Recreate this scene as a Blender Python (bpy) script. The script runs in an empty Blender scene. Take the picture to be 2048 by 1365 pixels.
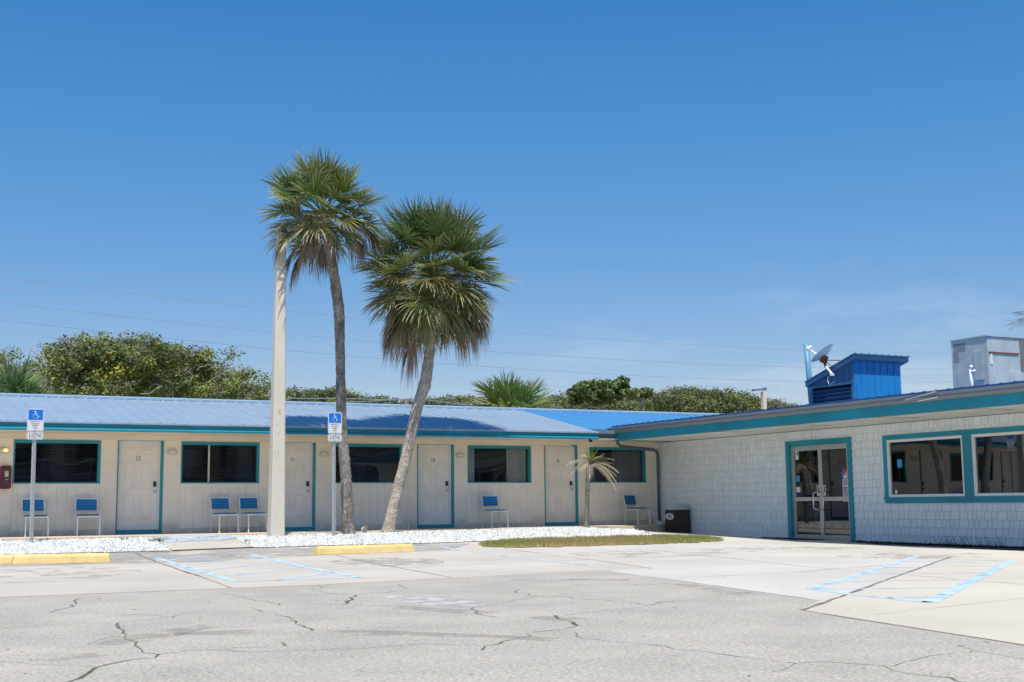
import bpy, bmesh, math, random
import numpy as np
from mathutils import Vector, Matrix

# ------------------------------------------------------------------ camera, sky, sun, exposure
SC = bpy.context.scene
COL = SC.collection
F, PITCH, ROLL, YAW = 2534.65, 0.127356, 0.0098834, 0.474786
CX, CY, EYE = 1024.0, 682.5, 0.615
def cam_rows():
    f = np.array([math.sin(YAW)*math.cos(PITCH), math.cos(YAW)*math.cos(PITCH), math.sin(PITCH)])
    r = np.array([math.cos(YAW), -math.sin(YAW), 0.0]); d = -np.cross(r, f)
    c, s = math.cos(ROLL), math.sin(ROLL)
    return np.array([c*r+s*d, -s*r+c*d, f])
MR = cam_rows()
cam = bpy.data.cameras.new('camera'); camo = bpy.data.objects.new('camera', cam); COL.objects.link(camo)
cam.sensor_width = 36.0; cam.lens = F/2048*36; cam.clip_start = 0.1; cam.clip_end = 6000
m4 = Matrix.Identity(4)
for i in range(3):
    m4[i][0] = MR[0][i]; m4[i][1] = -MR[1][i]; m4[i][2] = -MR[2][i]
m4[2][3] = EYE
camo.matrix_world = m4
SC.camera = camo
SUN = Vector((-0.17, -0.38, 1.0)).normalized()           # towards the sun
elev = math.asin(SUN.z); azim = math.atan2(SUN.x, SUN.y)
W = bpy.data.worlds.new('World'); SC.world = W; W.use_nodes = True
nt = W.node_tree; bg = nt.nodes['Background']
sky = nt.nodes.new('ShaderNodeTexSky'); sky.sky_type = 'NISHITA'; sky.sun_disc = False
sky.sun_elevation = elev; sky.sun_rotation = azim
sky.altitude = 0; sky.air_density = 1.1; sky.dust_density = 0.3; sky.ozone_density = 3.0
hs = nt.nodes.new('ShaderNodeHueSaturation'); hs.inputs['Saturation'].default_value = 1.50; hs.inputs['Hue'].default_value = .503; hs.inputs['Value'].default_value = 1.12
gm = nt.nodes.new('ShaderNodeGamma'); gm.inputs[1].default_value = .88
nt.links.new(sky.outputs[0], gm.inputs[0]); nt.links.new(gm.outputs[0], hs.inputs['Color'])
# thin wisps of cloud low on the right
tc = nt.nodes.new('ShaderNodeTexCoord'); mp = nt.nodes.new('ShaderNodeMapping'); mp.inputs['Scale'].default_value = (2.0, 2.0, 9.0)
mp.inputs['Rotation'].default_value = (0.0, 0.12, 0.0)
nz = nt.nodes.new('ShaderNodeTexNoise'); nz.inputs['Scale'].default_value = 3.2; nz.inputs['Detail'].default_value = 8; nz.inputs['Roughness'].default_value = .62
rp = nt.nodes.new('ShaderNodeValToRGB'); rp.color_ramp.elements[0].position = .50; rp.color_ramp.elements[1].position = .85
sp = nt.nodes.new('ShaderNodeSeparateXYZ'); mr = nt.nodes.new('ShaderNodeMapRange')
mr.inputs[1].default_value = .20; mr.inputs[2].default_value = .10; mr.inputs[3].default_value = 0; mr.inputs[4].default_value = .5
mr2 = nt.nodes.new('ShaderNodeMapRange'); mr2.inputs[1].default_value = .35; mr2.inputs[2].default_value = .62
mm = nt.nodes.new('ShaderNodeMath'); mm.operation = 'MULTIPLY'; mm2 = nt.nodes.new('ShaderNodeMath'); mm2.operation = 'MULTIPLY'
mx = nt.nodes.new('ShaderNodeMix'); mx.data_type = 'RGBA'; mx.inputs[7].default_value = (6.0, 6.6, 7.3, 1)
nt.links.new(tc.outputs['Generated'], mp.inputs[0]); nt.links.new(mp.outputs[0], nz.inputs['Vector']); nt.links.new(nz.outputs[0], rp.inputs[0])
nt.links.new(tc.outputs['Generated'], sp.inputs[0]); nt.links.new(sp.outputs[2], mr.inputs[0]); nt.links.new(sp.outputs[0], mr2.inputs[0])
nt.links.new(rp.outputs[0], mm.inputs[0]); nt.links.new(mr.outputs[0], mm.inputs[1]); nt.links.new(mm.outputs[0], mm2.inputs[0]); nt.links.new(mr2.outputs[0], mm2.inputs[1])
nt.links.new(mm2.outputs[0], mx.inputs[0]); 
hz = nt.nodes.new('ShaderNodeMapRange'); hz.inputs[1].default_value = .02; hz.inputs[2].default_value = .36; hz.interpolation_type = 'SMOOTHSTEP'
hm = nt.nodes.new('ShaderNodeMix'); hm.data_type = 'RGBA'; hm.inputs[6].default_value = (.86, .76, .88, 1); hm.inputs[7].default_value = (1.05, 1.04, 1.04, 1)
hx = nt.nodes.new('ShaderNodeMix'); hx.data_type = 'RGBA'; hx.blend_type = 'MULTIPLY'; hx.inputs[0].default_value = 1
nt.links.new(sp.outputs[2], hz.inputs[0]); nt.links.new(hz.outputs[0], hm.inputs[0]); nt.links.new(hs.outputs[0], hx.inputs[6]); nt.links.new(hm.outputs[2], hx.inputs[7])
nt.links.new(hx.outputs[2], mx.inputs[6]); nt.links.new(mx.outputs[2], bg.inputs[0])
bg.inputs[1].default_value = 0.112
sl = bpy.data.lights.new('sun', 'SUN'); sl.energy = 4.2; sl.angle = math.radians(.5); sl.color = (1, .95, .865)
so = bpy.data.objects.new('sun', sl); COL.objects.link(so); so.rotation_euler = (-SUN).to_track_quat('-Z', 'Y').to_euler()
SC.view_settings.view_transform = 'Standard'; SC.view_settings.look = 'None'; SC.view_settings.exposure = 0.32; SC.view_settings.gamma = 1
SC.render.engine = 'CYCLES'; SC.cycles.max_bounces = 12; SC.cycles.diffuse_bounces = 6

# ------------------------------------------------------------------ helpers: pixel -> world
CAM = np.array([0, 0, EYE])
def ray(x, y): return MR.T @ np.array([(x-CX)/F, (y-CY)/F, 1.0])
def onY(x, y, Y): r = ray(x, y); return Vector(CAM + r*Y/r[1])
def onX(x, y, X): r = ray(x, y); return Vector(CAM + r*X/r[0])
KX = [3, 10, 16, 18.5, 20]; KY = [10, 18, 22, 25, 27, 28, 30]
KZ = [[-.29]*5, [-.28, -.28, -.28, -.31, -.33], [-.25, -.25, -.25, -.28, -.31], [-.19, -.17, -.14, -.21, -.285],
      [-.10, -.08, -.05, -.18, -.26], [-.07, -.06, -.025, -.16, -.24], [-.05, -.05, -.05, -.11, -.16]]
def G(x, y):
    x = min(max(x, KX[0]), KX[-1]); y = min(max(y, KY[0]), KY[-1])
    i = max(0, min(len(KX)-2, sum(k <= x for k in KX)-1)); j = max(0, min(len(KY)-2, sum(k <= y for k in KY)-1))
    u = (x-KX[i])/(KX[i+1]-KX[i]); v = (y-KY[j])/(KY[j+1]-KY[j])
    return (KZ[j][i]*(1-u)+KZ[j][i+1]*u)*(1-v)+(KZ[j+1][i]*(1-u)+KZ[j+1][i+1]*u)*v
def gnd(x, y):
    r = ray(x, y); t = 4.0
    while t < 60:
        p = CAM + r*t
        if p[2] <= G(p[0], p[1]): break
        t += .02
    return Vector((p[0], p[1], G(p[0], p[1])))

# ------------------------------------------------------------------ materials
def mat(name, col, rough=.6, var=.08, vs=2.0, bump=0, bs=60, metal=0, spec=.5, attr=False, fine=0, fs=80, trans=0, stretch=None, bdist=.01):
    m = bpy.data.materials.new(name); m.use_nodes = True; n = m.node_tree; L = n.links.new
    b = n.nodes['Principled BSDF']; b.inputs['Roughness'].default_value = rough; b.inputs['Metallic'].default_value = metal
    b.inputs['Specular IOR Level'].default_value = spec
    tc = n.nodes.new('ShaderNodeTexCoord'); src = tc.outputs['Object']
    if stretch:
        mp = n.nodes.new('ShaderNodeMapping'); mp.inputs['Scale'].default_value = stretch; L(src, mp.inputs[0]); src = mp.outputs[0]
    if attr:
        at = n.nodes.new('ShaderNodeVertexColor'); at.layer_name = 'Col'; c = at.outputs[0]
    else:
        rg = n.nodes.new('ShaderNodeRGB'); rg.outputs[0].default_value = (*col, 1); c = rg.outputs[0]
    def layer(c, scale, amt, det):
        nz = n.nodes.new('ShaderNodeTexNoise'); nz.inputs['Scale'].default_value = scale; nz.inputs['Detail'].default_value = det; L(src, nz.inputs['Vector'])
        mr = n.nodes.new('ShaderNodeMapRange'); mr.inputs[1].default_value = .3; mr.inputs[2].default_value = .7
        mr.inputs[3].default_value = 1-amt; mr.inputs[4].default_value = 1+amt; L(nz.outputs[0], mr.inputs[0])
        h = n.nodes.new('ShaderNodeVectorMath'); h.operation = 'SCALE'; L(c, h.inputs[0]); L(mr.outputs[0], h.inputs[3]); return h.outputs[0]
    if var: c = layer(c, vs, var, 6)
    if fine: c = layer(c, fs, fine, 2)
    L(c, b.inputs['Base Color'])
    if bump:
        nz = n.nodes.new('ShaderNodeTexNoise'); nz.inputs['Scale'].default_value = bs; nz.inputs['Detail'].default_value = 5; L(src, nz.inputs['Vector'])
        bp = n.nodes.new('ShaderNodeBump'); bp.inputs['Strength'].default_value = bump; bp.inputs['Distance'].default_value = bdist
        L(nz.outputs[0], bp.inputs['Height']); L(bp.outputs[0], b.inputs['Normal'])
    if trans:
        tr = n.nodes.new('ShaderNodeBsdfTranslucent'); L(c, tr.inputs[0]); ms = n.nodes.new('ShaderNodeMixShader'); ms.inputs[0].default_value = trans
        L(b.outputs[0], ms.inputs[1]); L(tr.outputs[0], ms.inputs[2]); L(ms.outputs[0], n.nodes['Material Output'].inputs[0])
    return m
def glass(name, tint, refl=1.0, wav=0.0, wscale=1.2, ior=1.5, body=None):
    m = bpy.data.materials.new(name); m.use_nodes = True; n = m.node_tree; L = n.links.new
    n.nodes.remove(n.nodes['Principled BSDF']); out = n.nodes['Material Output']
    t = n.nodes.new('ShaderNodeBsdfTransparent'); t.inputs[0].default_value = (*tint, 1)
    g = n.nodes.new('ShaderNodeBsdfGlossy'); g.inputs['Roughness'].default_value = .01; g.inputs[0].default_value = (.9, .95, 1, 1)
    fr = n.nodes.new('ShaderNodeFresnel'); fr.inputs[0].default_value = ior
    mu = n.nodes.new('ShaderNodeMath'); mu.operation = 'MULTIPLY'; mu.inputs[1].default_value = refl; mu.use_clamp = True
    L(fr.outputs[0], mu.inputs[0]); ms = n.nodes.new('ShaderNodeMixShader'); L(mu.outputs[0], ms.inputs[0]); L(t.outputs[0], ms.inputs[1]); L(g.outputs[0], ms.inputs[2]); L(ms.outputs[0], out.inputs[0])
    if wav:
        tc = n.nodes.new('ShaderNodeTexCoord'); nz = n.nodes.new('ShaderNodeTexNoise'); nz.inputs['Scale'].default_value = wscale; nz.inputs['Detail'].default_value = 0
        L(tc.outputs['Object'], nz.inputs['Vector']); bp = n.nodes.new('ShaderNodeBump'); bp.inputs['Strength'].default_value = 1; bp.inputs['Distance'].default_value = wav
        L(nz.outputs[0], bp.inputs['Height']); L(bp.outputs[0], g.inputs['Normal'])
    return m
def emis(name, col, s):
    m = bpy.data.materials.new(name); m.use_nodes = True; b = m.node_tree.nodes['Principled BSDF']
    b.inputs['Base Color'].default_value = (*col, 1); b.inputs['Emission Color'].default_value = (*col, 1); b.inputs['Emission Strength'].default_value = s; return m
def block_wall(name, col, axis='x', bw=.4, bh=.2, depth=.4, groove=None):
    m = mat(name, col, .75, .08, 1.1, 0); n = m.node_tree; L = n.links.new; b = n.nodes['Principled BSDF']
    tc = n.nodes.new('ShaderNodeTexCoord'); s = n.nodes.new('ShaderNodeSeparateXYZ'); cb = n.nodes.new('ShaderNodeCombineXYZ')
    L(tc.outputs['Object'], s.inputs[0]); L(s.outputs[0], cb.inputs[0]); L(s.outputs[2], cb.inputs[1])
    br = n.nodes.new('ShaderNodeTexBrick'); br.inputs['Scale'].default_value = 1; br.inputs['Brick Width'].default_value = bw; br.inputs['Row Height'].default_value = bh
    br.inputs['Mortar Size'].default_value = .006; br.inputs['Mortar Smooth'].default_value = .4; br.inputs[1].default_value = (1, 1, 1, 1); br.inputs[2].default_value = (.97, .97, .97, 1)
    br.inputs[3].default_value = (.90, .89, .87, 1)
    L(cb.outputs[0], br.inputs[0])
    src = b.inputs['Base Color'].links[0].from_socket
    mu = n.nodes.new('ShaderNodeMix'); mu.data_type = 'RGBA'; mu.blend_type = 'MULTIPLY'; mu.inputs[0].default_value = .8; L(src, mu.inputs[6]); L(br.outputs[0], mu.inputs[7])
    # grime splashed up from the ground
    mr = n.nodes.new('ShaderNodeMapRange'); mr.inputs[1].default_value = .32; mr.inputs[2].default_value = -.05; L(s.outputs[2], mr.inputs[0])
    nz = n.nodes.new('ShaderNodeTexNoise'); nz.inputs['Scale'].default_value = 5; nz.inputs['Detail'].default_value = 6; L(tc.outputs['Object'], nz.inputs['Vector'])
    mm = n.nodes.new('ShaderNodeMath'); mm.operation = 'MULTIPLY'; L(mr.outputs[0], mm.inputs[0]); L(nz.outputs[0], mm.inputs[1])
    mg = n.nodes.new('ShaderNodeMix'); mg.data_type = 'RGBA'; mg.inputs[7].default_value = (.25, .23, .2, 1); L(mm.outputs[0], mg.inputs[0]); L(mu.outputs[2], mg.inputs[6]); L(mg.outputs[2], b.inputs['Base Color'])
    bp = n.nodes.new('ShaderNodeBump'); bp.inputs['Distance'].default_value = .004; bp.inputs['Strength'].default_value = depth; bp.invert = True
    L(br.outputs['Fac'], bp.inputs['Height']); L(bp.outputs[0], b.inputs['Normal']); return m
M = dict(
 ground=mat('sandy soil', (.30, .27, .21), .95, .2, .6, .3, 30),
 asphalt=mat('weathered asphalt', (.405, .374, .322), .95, .10, 1.3, .6, 90, fine=.26, fs=42, spec=.2),
 conc1=mat('old concrete', (.50, .455, .385), .9, .11, .45, .15, 80, fine=.03, fs=60, spec=.25),
 conc2=mat('pale concrete', (.52, .485, .425), .9, .10, .4, .15, 80, fine=.03, fs=60, spec=.25),
 conc3=mat('cream concrete', (.54, .49, .40), .9, .08, .35, .1, 80, fine=.02, fs=60, spec=.25),
 concdirt=mat('stained concrete', (.38, .355, .315), .9, .2, 1.1, .15, 80, spec=.25),
 slab=mat('walkway concrete', (.60, .49, .38), .85, .12, 2, .1, 60),
 gravelbase=mat('gravel bed', (.42, .41, .39), .95, .25, 25, .8, 40),
 stone=mat('white marble chips', (.85, .84, .82), .8, 0, 1, attr=True),
 crack=mat('dark crack', (.15, .135, .11), 1, .4, 8),  # dark tone of the crack ribbons
 crackgreen=mat('weedy crack', (.10, .095, .045), 1, .5, 20),
 joint=mat('joint', (.17, .15, .13), 1, .3, 4),
 faintjoint=mat('shallow joint', (.36, .34, .31), 1, .2, 4),
 smudge=mat('tyre smudge', (.378, .349, .302), .95, .1, 2, .5, 110, fine=.15, fs=75),
 paint=mat('faded blue paint', (.41, .55, .67), .8, .2, 5),
 whitepaint=mat('faded white paint', (.68, .67, .65), .8, .12, 5),
 bluepad=mat('worn blue ramp paint', (.40, .48, .54), .8, .18, 3.5),
 yellow=mat('yellow painted concrete', (.75, .56, .23), .75, .12, 4, .35, 50),
 wall=block_wall('painted block wall', (.88, .80, .66)),
 siding=mat('painted siding panel', (.88, .81, .68), .7, .05, 3, .1, 40),
 door=mat('white door paint', (.86, .80, .70), .45, .05, 3),
 jamb=mat('white jamb paint', (.82, .80, .76), .5, .04, 3),
 teal=mat('teal trim paint', (.022, .27, .32), .42, .1, 3, .1, 12),
 teal2=mat('teal fascia paint', (.008, .26, .35), .42, .15, 1.3, .15, 8, stretch=(1, 1, .3)),
 shingle=mat('grey blue shingle paint', (.77, .825, .85), .75, .05, 4, .25, 60, fine=.05, fs=25, attr=False),
 backing=mat('shingle shadow gap', (.10, .12, .13), .9, 0),
 soffit=mat('soffit paint', (.80, .80, .74), .7, .05, 2),
 msoffit=mat('cream soffit paint', (.80, .72, .57), .7, .05, 2),
 rooflight=mat('chalky sunlit blue metal roof', (.31, .39, .475), .36, .06, 1.2, .05, 5, spec=1.0, metal=.12, fine=.04, fs=9),  # faded paint, base also lightened to carry the sun's sheen
 roofbright=mat('bright blue metal roof', (.06, .23, .46), .5, .05, 1.2, .05, 5, spec=.4),
 ridge=mat('pale ridge cap', (.28, .42, .56), .45, .08, 2, spec=.7),
 navy=mat('dark blue metal', (.012, .085, .24), .5, .12, 2),
 gutter=mat('grey gutter', (.17, .20, .235), .45, .08, 3, spec=.5),
 spout=mat('slate blue downspout', (.085, .125, .155), .5, .1, 3),
 trimwhite=mat('white vinyl', (.78, .78, .76), .45, .03, 4),
 alu=mat('satin aluminium', (.55, .55, .52), .38, .05, 5, metal=.6),
 chrome=mat('bright metal', (.75, .75, .74), .22, .03, 5, metal=.9),
 galv=mat('galvanised steel', (.55, .57, .56), .45, .12, 15, metal=.5),
 glassm=glass('room window glass', (.55, .57, .58), 1.2, .006, 1.0),
 glassc=glass('curtained window glass', (.88, .9, .9), 1.4, .005, 1.0),
 glassr=glass('cafe window glass', (.30, .32, .33), 3.0, .006, .8),
 glassd=glass('door glass', (.22, .23, .24), 2.2, .002, 1.0),
 dark=mat('dark interior', (.020, .020, .022), .9, .1, 2),
 blind=mat('dark blinds', (.19, .19, .19), .5, .1, 3),
 curtain=mat('cream curtain', (.50, .51, .45), .85, .06, 3),
 black=mat('black plastic', (.02, .02, .022), .45, .1, 10),
 brown=mat('brown bin plastic', (.035, .022, .018), .5, .15, 5),
 mat=mat('rubber mat', (.022, .022, .022), .8, .1, 10, .4, 90),
 chairw=mat('white powder coat', (.76, .77, .78), .4, .03, 6),
 chairb=mat('blue chair slat', (.004, .19, .43), .5, .06, 6),
 chairb2=mat('blue mesh chair sling', (.008, .14, .33), .6, .1, 30),
 signblue=mat('sign blue', (.0, .17, .66), .4, .03, 5),
 signwhite=mat('sign white', (.72, .72, .72), .4, .03, 5),
 ink=mat('sign lettering', (.06, .05, .09), .6, 0),
 pole=mat('concrete pole', (.66, .60, .50), .85, .07, 1.2, .12, 30, stretch=(1, 1, .35), fine=.04, fs=30),
 rust=mat('rust', (.22, .075, .03), .9, .3, 12),
 ruststain=mat('rust stain', (.40, .30, .19), .9, .2, 12),
 vent=mat('saturated blue metal', (.012, .235, .55), .5, .07, 3),
 acgrey=mat('weathered zinc', (.55, .60, .585), .5, .14, 3, .08, 10, metal=.25, fine=.05, fs=14),
 acgrey2=mat('old grey patch', (.27, .29, .30), .6, .1, 6),
 acbrown=mat('condenser fins', (.20, .19, .17), .6, .1, 40, .5, 90),
 dish=mat('dish enamel', (.82, .82, .80), .5, .06, 4),
 red=mat('dark red plastic', (.20, .014, .022), .4, .1, 10),
 lampglass=mat('frosted lamp glass', (.85, .82, .74), .25, .05, 20),
 lampback=mat('lamp base', (.62, .58, .50), .5, .1, 10),
 mulch=mat('dark mulch', (.055, .042, .035), .95, .4, 12, .8, 40),
 leaf=mat('foliage', (.07, .1, .03), .65, 0, attr=True, trans=.22, spec=.3),
 palmleaf=mat('palm foliage', (.07, .1, .03), .40, 0, attr=True, trans=.22, spec=.45),
 grass=mat('grass blades', (.1, .13, .03), .7, 0, attr=True, trans=.2),
 grassbase=mat('thin turf', (.42, .36, .18), .95, .25, 6, .5, 50),
 bark1=mat('dark palm bark', (.23, .205, .18), .9, .42, 5, .9, 14, stretch=(1, 1, .6), fine=.5, fs=24, bdist=.03),
 bark2=mat('pale palm bark', (.42, .36, .29), .9, .3, 4, .9, 20, stretch=(1, 1, 1.6), fine=.45, fs=26, bdist=.03),
 bark3=mat('mottled trunk', (.22, .22, .18), .9, .4, 14, .8, 30, fine=.3, fs=60),
 twig=mat('grey branch', (.40, .37, .33), .9, .2, 6),
 wire=mat('power line', (.34, .42, .52), .8, 0, spec=.1),
 wood=mat('weathered post', (.30, .26, .20), .9, .2, 10, .3, 40),
 stalk=mat('seed stalk', (.27, .19, .07), .8, .2, 9),
 farwall=mat('opposite building wall', (.38, .38, .37), .8, .06, 1),
)
M['cabinet glass'] = mat('cabinet window', (.10, .05, .05), .25, .3, 12)
M['lampon'] = emis('glowing bulb', (1.0, .50, .16), 2.2)
M['stickerblue'] = mat('blue sticker', (.03, .28, .55), .5, 0)
M['s_red'] = mat('red sticker', (.55, .04, .03), .5, 0); M['s_yellow'] = mat('yellow sticker', (.75, .38, .03), .5, 0); M['s_purple'] = mat('indigo sticker', (.06, .08, .35), .5, 0)

# paint that is worn through, so the slab shows between flakes
def worn(m, thr=.42, sc=9):
    n = m.node_tree; L = n.links.new; b = n.nodes['Principled BSDF']; out = n.nodes['Material Output']
    tc = n.nodes.new('ShaderNodeTexCoord'); nz = n.nodes.new('ShaderNodeTexNoise'); nz.inputs['Scale'].default_value = sc; nz.inputs['Detail'].default_value = 8; nz.inputs['Roughness'].default_value = .7
    L(tc.outputs['Object'], nz.inputs['Vector']); r = n.nodes.new('ShaderNodeMapRange'); r.inputs[1].default_value = thr-.04; r.inputs[2].default_value = thr+.10; L(nz.outputs[0], r.inputs[0])
    t = n.nodes.new('ShaderNodeBsdfTransparent'); ms = n.nodes.new('ShaderNodeMixShader'); L(r.outputs[0], ms.inputs[0]); L(t.outputs[0], ms.inputs[1]); L(b.outputs[0], ms.inputs[2]); L(ms.outputs[0], out.inputs[0])
worn(M['paint'], .345, 5); worn(M['whitepaint'], .46, 3); worn(M['bluepad'], .40, 2.2); worn(M['faintjoint'], .38, 2); worn(M['smudge'], .50, .9)
worn(M['concdirt'], .44, .8); worn(M['crack'], .30, 6)

# ------------------------------------------------------------------ mesh builder
class MB:
    def __init__(s): s.v = []; s.f = []; s.mi = []; s.c = None
    def quad(s, a, b, c, d, mi=0):
        n = len(s.v); s.v += [tuple(a), tuple(b), tuple(c), tuple(d)]; s.f.append((n, n+1, n+2, n+3)); s.mi.append(mi)
    def poly(s, pts, mi=0):
        n = len(s.v); s.v += [tuple(p) for p in pts]; s.f.append(tuple(range(n, n+len(pts)))); s.mi.append(mi)
    def box(s, x0, x1, y0, y1, z0, z1, mi=0, R=None, o=None):
        n = len(s.v)
        P = [(x, y, z) for z in (z0, z1) for x, y in ((x0, y0), (x1, y0), (x1, y1), (x0, y1))]
        if R is not None: P = [tuple(R @ Vector(p) + (o or Vector())) for p in P]
        s.v += P
        for q in ((0, 3, 2, 1), (4, 5, 6, 7), (0, 1, 5, 4), (1, 2, 6, 5), (2, 3, 7, 6), (3, 0, 4, 7)): s.f.append(tuple(n+i for i in q)); s.mi.append(mi)
    def beam(s, a, b, w, h, mi=0, up=(0, 0, 1)):
        a = Vector(a); b = Vector(b); d = (b-a).normalized(); u = Vector(up); sd = d.cross(u)
        if sd.length < 1e-4: sd = d.cross(Vector((0, 1, 0)))
        sd.normalize(); u = sd.cross(d)
        n = len(s.v)
        for p in (a, b):
            for i, j in ((-1, -1), (1, -1), (1, 1), (-1, 1)): s.v.append(tuple(p+sd*i*w/2+u*j*h/2))
        for q in ((0, 3, 2, 1), (4, 5, 6, 7), (0, 1, 5, 4), (1, 2, 6, 5), (2, 3, 7, 6), (3, 0, 4, 7)): s.f.append(tuple(n+i for i in q)); s.mi.append(mi)
    def tube(s, pts, r, k=8, mi=0, cap=True):
        pts = [Vector(p) for p in pts]
        if not hasattr(r, '__len__'): r = [r]*len(pts)
        n = len(s.v); ref = None
        for i, p in enumerate(pts):
            d = (pts[min(i+1, len(pts)-1)]-pts[max(i-1, 0)]).normalized()
            if ref is None: ref = Vector((1, 0, 0)) if abs(d.x) < .8 else Vector((0, 1, 0))
            a = d.cross(ref).normalized(); b = d.cross(a).normalized(); ref = -(a.cross(d)) if False else ref
            for j in range(k):
                t = 2*math.pi*j/k; s.v.append(tuple(p+(a*math.cos(t)+b*math.sin(t))*r[i]))
        for i in range(len(pts)-1):
            for j in range(k):
                s.f.append((n+i*k+j, n+i*k+(j+1) % k, n+(i+1)*k+(j+1) % k, n+(i+1)*k+j)); s.mi.append(mi)
        if cap:
            s.f.append(tuple(n+j for j in range(k))[::-1]); s.mi.append(mi); m = n+(len(pts)-1)*k
            s.f.append(tuple(m+j for j in range(k))); s.mi.append(mi)
    def ell(s, c, rx, ry, rz, k=12, l=7, mi=0):
        n = len(s.v)
        for i in range(l+1):
            ph = math.pi*i/l
            for j in range(k):
                t = 2*math.pi*j/k; s.v.append((c[0]+rx*math.sin(ph)*math.cos(t), c[1]+ry*math.sin(ph)*math.sin(t), c[2]+rz*math.cos(ph)))
        for i in range(l):
            for j in range(k): s.f.append((n+i*k+j, n+(i+1)*k+j, n+(i+1)*k+(j+1) % k, n+i*k+(j+1) % k)); s.mi.append(mi)
    def build(s, name, mats, parent=None, smooth=False, origin=None, bevel=0):
        me = bpy.data.meshes.new(name)
        o3 = origin if origin is not None else (root_of(parent).location if parent is not None else Vector())
        vv = [(p[0]-o3[0], p[1]-o3[1], p[2]-o3[2]) for p in s.v] if Vector(o3).length > 0 else s.v
        me.from_pydata(vv, [], s.f)
        if not isinstance(mats, (list, tuple)): mats = [mats]
        for m in mats: me.materials.append(m)
        if len(mats) > 1: me.polygons.foreach_set('material_index', s.mi)
        if smooth: me.polygons.foreach_set('use_smooth', [True]*len(s.f))
        me.update()
        if bevel:
            b = bmesh.new(); b.from_mesh(me); bmesh.ops.remove_doubles(b, verts=b.verts, dist=1e-5)
            bmesh.ops.bevel(b, geom=[e for e in b.edges if len(e.link_faces) == 2 and e.calc_face_angle() > .5], offset=bevel, segments=2, affect='EDGES', clamp_overlap=True); b.to_mesh(me); b.free()
        o = bpy.data.objects.new(name, me); COL.objects.link(o)
        if parent is not None: o.parent = parent
        elif origin is not None: o.location = origin
        return o
def root_of(o):
    while o.parent: o = o.parent
    return o
def tag(o, label=None, cat=None, group=None, kind=None):
    if label: o['label'] = label
    if cat: o['category'] = cat
    if group: o['group'] = group
    if kind: o['kind'] = kind
    return o
def empty(name, loc, label, cat, group=None):
    o = bpy.data.objects.new(name, None); COL.objects.link(o); o.location = loc; o.empty_display_size = .2
    return tag(o, label, cat, group)
def copy_tree(o, parent=None):
    c = o.copy(); COL.objects.link(c)
    if parent is not None: c.parent = parent
    for ch in list(o.children): copy_tree(ch, c)
    return c
def npmesh(name, V, m, parent=None, cols=None, origin=None):
    """V: (n,4,3) quads, cols (n,3) or (n,4,3)"""
    n = len(V); o3 = np.array(root_of(parent).location) if parent is not None else (np.array(origin) if origin is not None else np.zeros(3))
    me = bpy.data.meshes.new(name); me.vertices.add(n*4); me.vertices.foreach_set('co', (V-o3).reshape(-1).astype(np.float32))
    me.loops.add(n*4); me.loops.foreach_set('vertex_index', np.arange(n*4, dtype=np.int32)); me.polygons.add(n)
    me.polygons.foreach_set('loop_start', np.arange(0, n*4, 4, dtype=np.int32)); me.polygons.foreach_set('loop_total', np.full(n, 4, dtype=np.int32))
    me.update(calc_edges=True)
    if cols is not None:
        if cols.ndim == 2: cols = np.repeat(cols[:, None, :], 4, axis=1)
        ca = me.color_attributes.new('Col', 'FLOAT_COLOR', 'POINT'); c4 = np.ones((n*4, 4), dtype=np.float32); c4[:, :3] = cols.reshape(-1, 3); ca.data.foreach_set('color', c4.reshape(-1))
    me.materials.append(m); o = bpy.data.objects.new(name, me); COL.objects.link(o)
    if parent is not None: o.parent = parent
    elif origin is not None: o.location = origin
    return o
def text_mesh(txt, size, depth=.002):
    cu = bpy.data.curves.new('t', 'FONT'); cu.body = txt; cu.size = size; cu.align_x = 'CENTER'; cu.align_y = 'CENTER'; cu.extrude = depth; cu.offset = size*.006; cu.resolution_u = 3
    ob = bpy.data.objects.new('t', cu); COL.objects.link(ob); dg = bpy.context.evaluated_depsgraph_get(); dg.update()
    me = bpy.data.meshes.new_from_object(ob.evaluated_get(dg)); bpy.data.objects.remove(ob)
    return me
def add_text(mb, txt, size, fn, mi=0, depth=.002, sx=1.0):
    """fn maps (u right, v up, w out) to world"""
    me = text_mesh(txt, size, depth); n = len(mb.v)
    mb.v += [tuple(fn(v.co.x*sx, v.co.y, v.co.z)) for v in me.vertices]
    for p in me.polygons: mb.f.append(tuple(n+i for i in p.vertices)); mb.mi.append(mi)
    bpy.data.meshes.remove(me)
def stroke(mb, pts, w, fn, mi=0, d=.002):
    for a, b in zip(pts[:-1], pts[1:]):
        dx, dy = b[0]-a[0], b[1]-a[1]; l = math.hypot(dx, dy); nx, ny = -dy/l*w/2, dx/l*w/2; ex, ey = dx/l*w*.3, dy/l*w*.3
        mb.poly([fn(a[0]-ex+nx, a[1]-ey+ny, d), fn(a[0]-ex-nx, a[1]-ey-ny, d), fn(b[0]+ex-nx, b[1]+ey-ny, d), fn(b[0]+ex+nx, b[1]+ey+ny, d)], mi)
def disc(mb, c, r, fn, mi=0, d=.002, k=14, ry=None):
    mb.poly([fn(c[0]+r*math.cos(2*math.pi*i/k), c[1]+(ry or r)*math.sin(2*math.pi*i/k), d) for i in range(k)], mi)
def rrect(w, h, r, k=4):
    P = []
    for cx, cy, a0 in ((w/2-r, h/2-r, 0), (-w/2+r, h/2-r, 90), (-w/2+r, -h/2+r, 180), (w/2-r, -h/2+r, 270)):
        for i in range(k+1): a = math.radians(a0+90*i/k); P.append((cx+r*math.cos(a), cy+r*math.sin(a)))
    return P
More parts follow.
